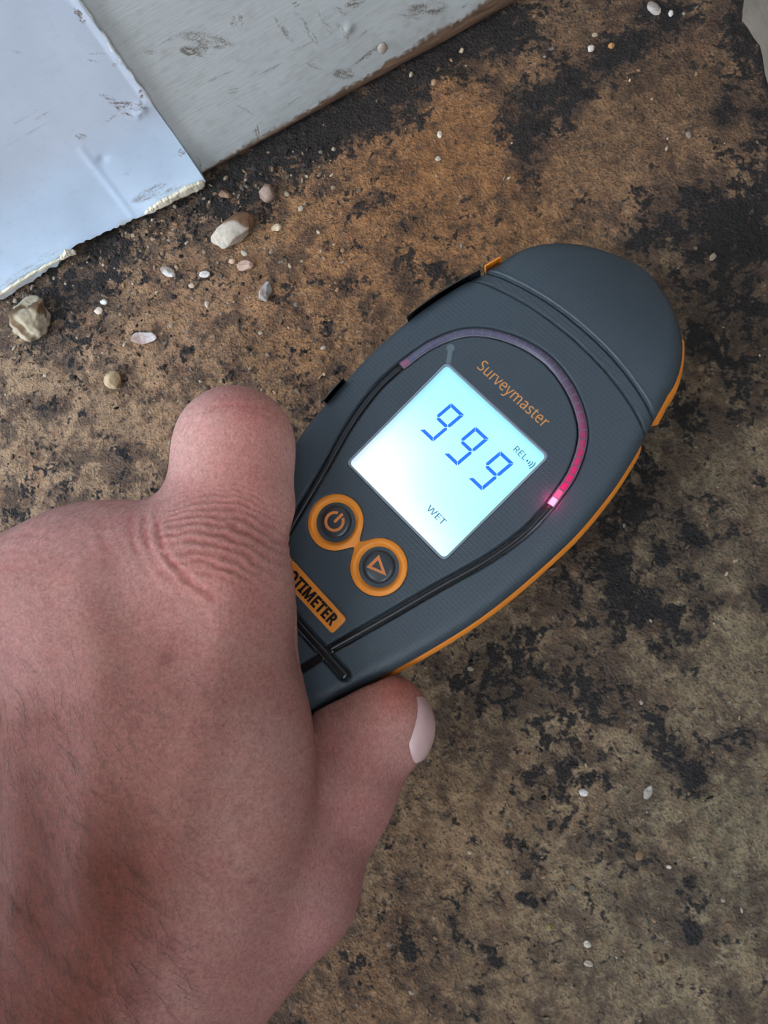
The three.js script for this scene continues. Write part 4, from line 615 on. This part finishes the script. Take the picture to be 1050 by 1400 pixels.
// ------------------------------------------------------------------ loose stones and chips lying on the floor
{
  const stoneGeo = (k, facets, rough, sx, sy, sz) => { // a broken stone: a few random cut faces, then weathered
    seed = 777 + k * 131; const pl = []; for (let i = 0; i < facets; i++) { const u = rr(-1, 1), a = rr(0, 6.283), r = Math.sqrt(1 - u * u); pl.push([r * Math.cos(a), u, r * Math.sin(a), rr(.72, 1)]); }
    const g = mergeVertices(new THREE.IcosahedronGeometry(1, k === 99 ? 3 : 14).deleteAttribute("normal").deleteAttribute("uv")), p = g.attributes.position;
    for (let i = 0; i < p.count; i++) { const x = p.getX(i), y = p.getY(i), z = p.getZ(i); let r = 1.08; for (const [a, b, c, d] of pl) { const q = a * x + b * y + c * z; if (q > .05) r = smin(r, d / q, .05); } r *= 1 + rough * (.6 * noise2(x * 2.2 + k * 5, y * 2.2 + z * 3.1) + .4 * noise2(x * 6 + z * 2, y * 6 + k)) ; p.setXYZ(i, x * r * sx * MM, y * r * sy * MM, z * r * sz * MM); }
    g.computeVertexNormals(); return g;
  };
  const colourIt = (g, c1, c2, k) => { const p = g.attributes.position, c = new Float32Array(p.count * 3), A = srgb(...c1), B = srgb(...c2); for (let i = 0; i < p.count; i++) { const x = p.getX(i) / MM, y = p.getY(i) / MM, z = p.getZ(i) / MM, t = k === 0 ? sstep(-1.2, .8, .8 * x - z + 2.0 * noise2(x * .4, z * .4)) * .95 : sstep(-.12, .3, fbm(x * .22 + k * 3, z * .22 + y * .2, 3)), m = 1 + .16 * noise2(x * 1.4 + k, z * 1.4 + y) + .12 * noise2(x * 3.5, z * 3.5 + y * 2); c[3 * i] = mix(A.r, B.r, t) * m; c[3 * i + 1] = mix(A.g, B.g, t) * m; c[3 * i + 2] = mix(A.b, B.b, t) * m; } g.setAttribute('color', new THREE.BufferAttribute(c, 3)); return g; };
  const stoneMat = new THREE.MeshStandardMaterial({ vertexColors: true, roughness: 0.88 });
  // name, category, pixel x, y, half sizes mm (long, up, short), turn deg in the picture, colours, facets, roughness, label
  const list = [
    ['stone', 'stone', 318, 316, 7.6, 3.6, 4.3, 35, [196, 182, 164], [116, 80, 52], 9, .08, 'largest loose stone, pale with a brown upper corner, below the chipped board end'],
    ['pebble', 'stone', 365, 264, 3.0, 2.6, 2.7, 60, [166, 142, 126], [142, 112, 94], 8, .06, 'rounded pinkish grey pebble on the black strip just under the grey board'],
    ['pebble', 'stone', 308, 266, 2.6, 1.0, 1.3, -20, [140, 108, 84], [116, 86, 66], 7, .06, 'small flat brown pebble right beside the bare end of the bluish board'],
    ['pebble', 'stone', 362, 399, 3.4, 1.8, 1.8, 75, [186, 178, 172], [150, 132, 120], 8, .06, 'long light grey pebble standing clear on brown floor right of the pale stone'],
    ['mortar_lump', 'mortar lump', 46, 436, 7.2, 4.6, 6.0, 70, [184, 168, 142], [112, 86, 58], 8, .2, 'knobbly lump of pale mortar in the dark gap at the left edge of the picture'],
    ['chip', 'chip', 196, 461, 4.4, 1.4, 2.0, 0, [214, 200, 194], [168, 140, 128], 7, .12, 'pinkish white flat chip left of the fingertip, in front of a small hollow'],
    ['pebble', 'stone', 155, 519, 3.2, 2.4, 2.7, 0, [204, 178, 140], [172, 140, 104], 8, .08, 'yellowish pale pebble on bare floor nearest the left of the finger'],
    ['chip', 'chip', 229, 371, 3.0, 1.0, 1.5, -30, [206, 200, 194], [156, 138, 122], 6, .14, 'jagged whitish chip among crumbs below left of the largest stone'],
    ['chip', 'chip', 280, 375, 1.8, .8, 1.1, 0, [222, 212, 204], [186, 168, 154], 6, .12, 'small white chip directly below the largest pale stone'],
    ['pebble', 'stone', 335, 363, 2.6, 1.5, 1.8, 0, [196, 160, 142], [168, 130, 112], 7, .08, 'salmon coloured pebble between the largest stone and the long grey pebble'],
    ['pebble', 'stone', 378, 311, 1.7, 1.0, 1.2, 15, [206, 180, 150], [176, 146, 116], 7, .08, 'small buff pebble right of the largest pale stone'],
    ['chip', 'chip', 134, 424, 1.6, .8, 1.2, 0, [218, 198, 178], [190, 160, 138], 6, .1, 'lower of two tiny cream chips between the mortar lump and the finger'],
    ['chip', 'chip', 142, 413, 1.2, .8, .9, 0, [228, 222, 216], [206, 196, 186], 6, .1, 'upper, whiter of two tiny chips between the mortar lump and the finger'],
    ['pebble', 'stone', 317, 357, 1.1, .8, .9, 0, [204, 168, 142], [176, 140, 116], 6, .08, 'tiny peach pebble touching the shade under the largest stone'],
    ['chip', 'chip', 333, 345, 1.3, .6, .8, -40, [206, 196, 184], [180, 160, 142], 6, .1, 'tiny pale chip hard under the right corner of the largest stone'],
    ['chip', 'chip', 262, 390, 1.1, .6, .8, 0, [196, 166, 142], [170, 140, 118], 6, .1, 'tiny light brown chip below the pair of white chips near the largest stone'],
    ['chip', 'chip', 282, 414, .8, .6, 1.3, 0, [208, 190, 172], [180, 156, 136], 6, .1, 'thin upright pale chip on brown floor above the finger'],
    ['chip', 'chip', 894, 12, 2.4, .8, 1.5, -55, [190, 178, 168], [140, 126, 116], 6, .14, 'grey flake on the black stain near the top right corner'],
    ['chip', 'chip', 917, 18, .9, .7, .8, 80, [214, 204, 194], [190, 178, 168], 6, .1, 'tiny white crumb right of the grey flake by the top right corner'],
    ['chip', 'chip', 808, 65, 1.1, .8, .9, 20, [226, 218, 208], [200, 186, 172], 6, .1, 'white crumb on the dark stain at the top, beside a yellow one'],
    ['pebble', 'stone', 836, 62, .9, .7, .8, 0, [190, 136, 84], [160, 108, 62], 6, .08, 'yellow orange crumb on the dark stain at the top, beside a white one'],
    ['chip', 'chip', 601, 183, .7, .6, 1.1, 0, [220, 206, 192], [192, 172, 152], 6, .1, 'upper of two white crumbs on clean orange floor beyond the meter'],
    ['chip', 'chip', 599, 216, .8, .5, .7, 0, [206, 190, 174], [180, 160, 140], 6, .1, 'lower of two white crumbs on clean orange floor beyond the meter'],
    ['chip', 'chip', 798, 1084, 1.2, .8, .9, 0, [222, 214, 206], [194, 182, 172], 6, .1, 'white crumb on the floor right of the thumb, left of the split flake'],
    ['chip', 'chip', 886, 1083, 1.8, .7, 1.0, 70, [196, 190, 184], [162, 152, 142], 6, .14, 'pale flake lying just left of the branching black stain'],
    ['chip', 'chip', 803, 1291, .9, .6, .8, 0, [208, 198, 184], [180, 166, 150], 6, .1, 'upper of two whitish crumbs near the bottom edge, left of the round hole'],
    ['chip', 'chip', 805, 1318, 1.1, .7, .8, 0, [212, 202, 190], [184, 170, 154], 6, .1, 'lower of two whitish crumbs near the bottom edge, left of the round hole'],
    ['pebble', 'stone', 752, 1268, .9, .6, .8, 0, [176, 158, 96], [146, 126, 74], 6, .08, 'mustard yellow crumb on the grey floor near the bottom edge'],
  ];
  const camUp = at(525, 600), camO = at(525, 700), rightV = [at(625, 700)[0] - camO[0], at(625, 700)[2] - camO[2]], baseA = Math.atan2(-rightV[1], rightV[0]);
  list.forEach(([name, cat, px, py, a, h, c, deg, c1, c2, fc, ro, label], k) => {
    const g = colourIt(stoneGeo(k, fc, ro, a, h, c), c1, c2, k); g.computeBoundingBox();
    const hC = h * .75, q = at(px, py, hC), low = g.boundingBox.min.y / MM, y = floorRelief(q[0], q[2]) - low - .25 - h * .12;
    const m = mesh(name, g, stoneMat); m.position.set(q[0] * MM, y * MM, q[2] * MM); m.rotation.y = baseA + deg * Math.PI / 180; tag(m, label, cat);
  });
  // crumbs nobody could count
  const grit = new THREE.InstancedMesh(stoneGeo(99, 6, .22, 1, .7, .9), new THREE.MeshStandardMaterial({ roughness: 0.9 }), 2600); grit.name = 'grit'; grit.userData.kind = 'stuff'; tag(grit, 'fine pale and dark grit strewn over the whole floor', 'grit'); scene.add(grit);
  seed = 4242; const M4 = new THREE.Matrix4(), Q = new THREE.Quaternion(), E = new THREE.Euler(), pal = [[206, 186, 164], [176, 138, 104], [150, 118, 88], [58, 48, 42], [40, 36, 34], [190, 168, 138], [126, 112, 96]];
  for (let i = 0; i < 2600; i++) {
    let px, py; const z = rnd();
    if (z < .38) { px = rr(0, 480); py = rr(200, 560); if (py < 395 - px * .55) py += 150; } else if (z < .5) { px = rr(180, 460); py = 300 - (px - 180) * .36 + rr(-10, 50); } else { px = rr(0, 1050); py = rr(0, 1400); }
    const q = at(px, py), s = Math.pow(rnd(), 2.6) * .85 + .16; if (q[2] < -175) { q[2] = -175 + rr(0, 8); }
    E.set(rr(0, 6), rr(0, 6), rr(0, 6)); M4.compose(V3(q[0] * MM, (floorRelief(q[0], q[2]) + s * .25) * MM, q[2] * MM), Q.setFromEuler(E), V3(s * rr(.6, 1.4), s * rr(.5, 1), s * rr(.6, 1.4))); grit.setMatrixAt(i, M4);
    const lum = rr(.5, .98), dk = darkAt(q[0], q[2]) > .5, c = pal[dk && rnd() < .75 ? 3 + (rnd() * 2 | 0) : rnd() < .8 ? [0, 1, 2, 5, 6][(rnd() * 5) | 0] : (rnd() * pal.length) | 0]; grit.setColorAt(i, srgb(...c.map((v) => v * lum)));
  }
}

scene.traverse((o) => { if (o.isMesh) { o.castShadow = true; o.receiveShadow = true; } });
renderer.render(scene, camera);
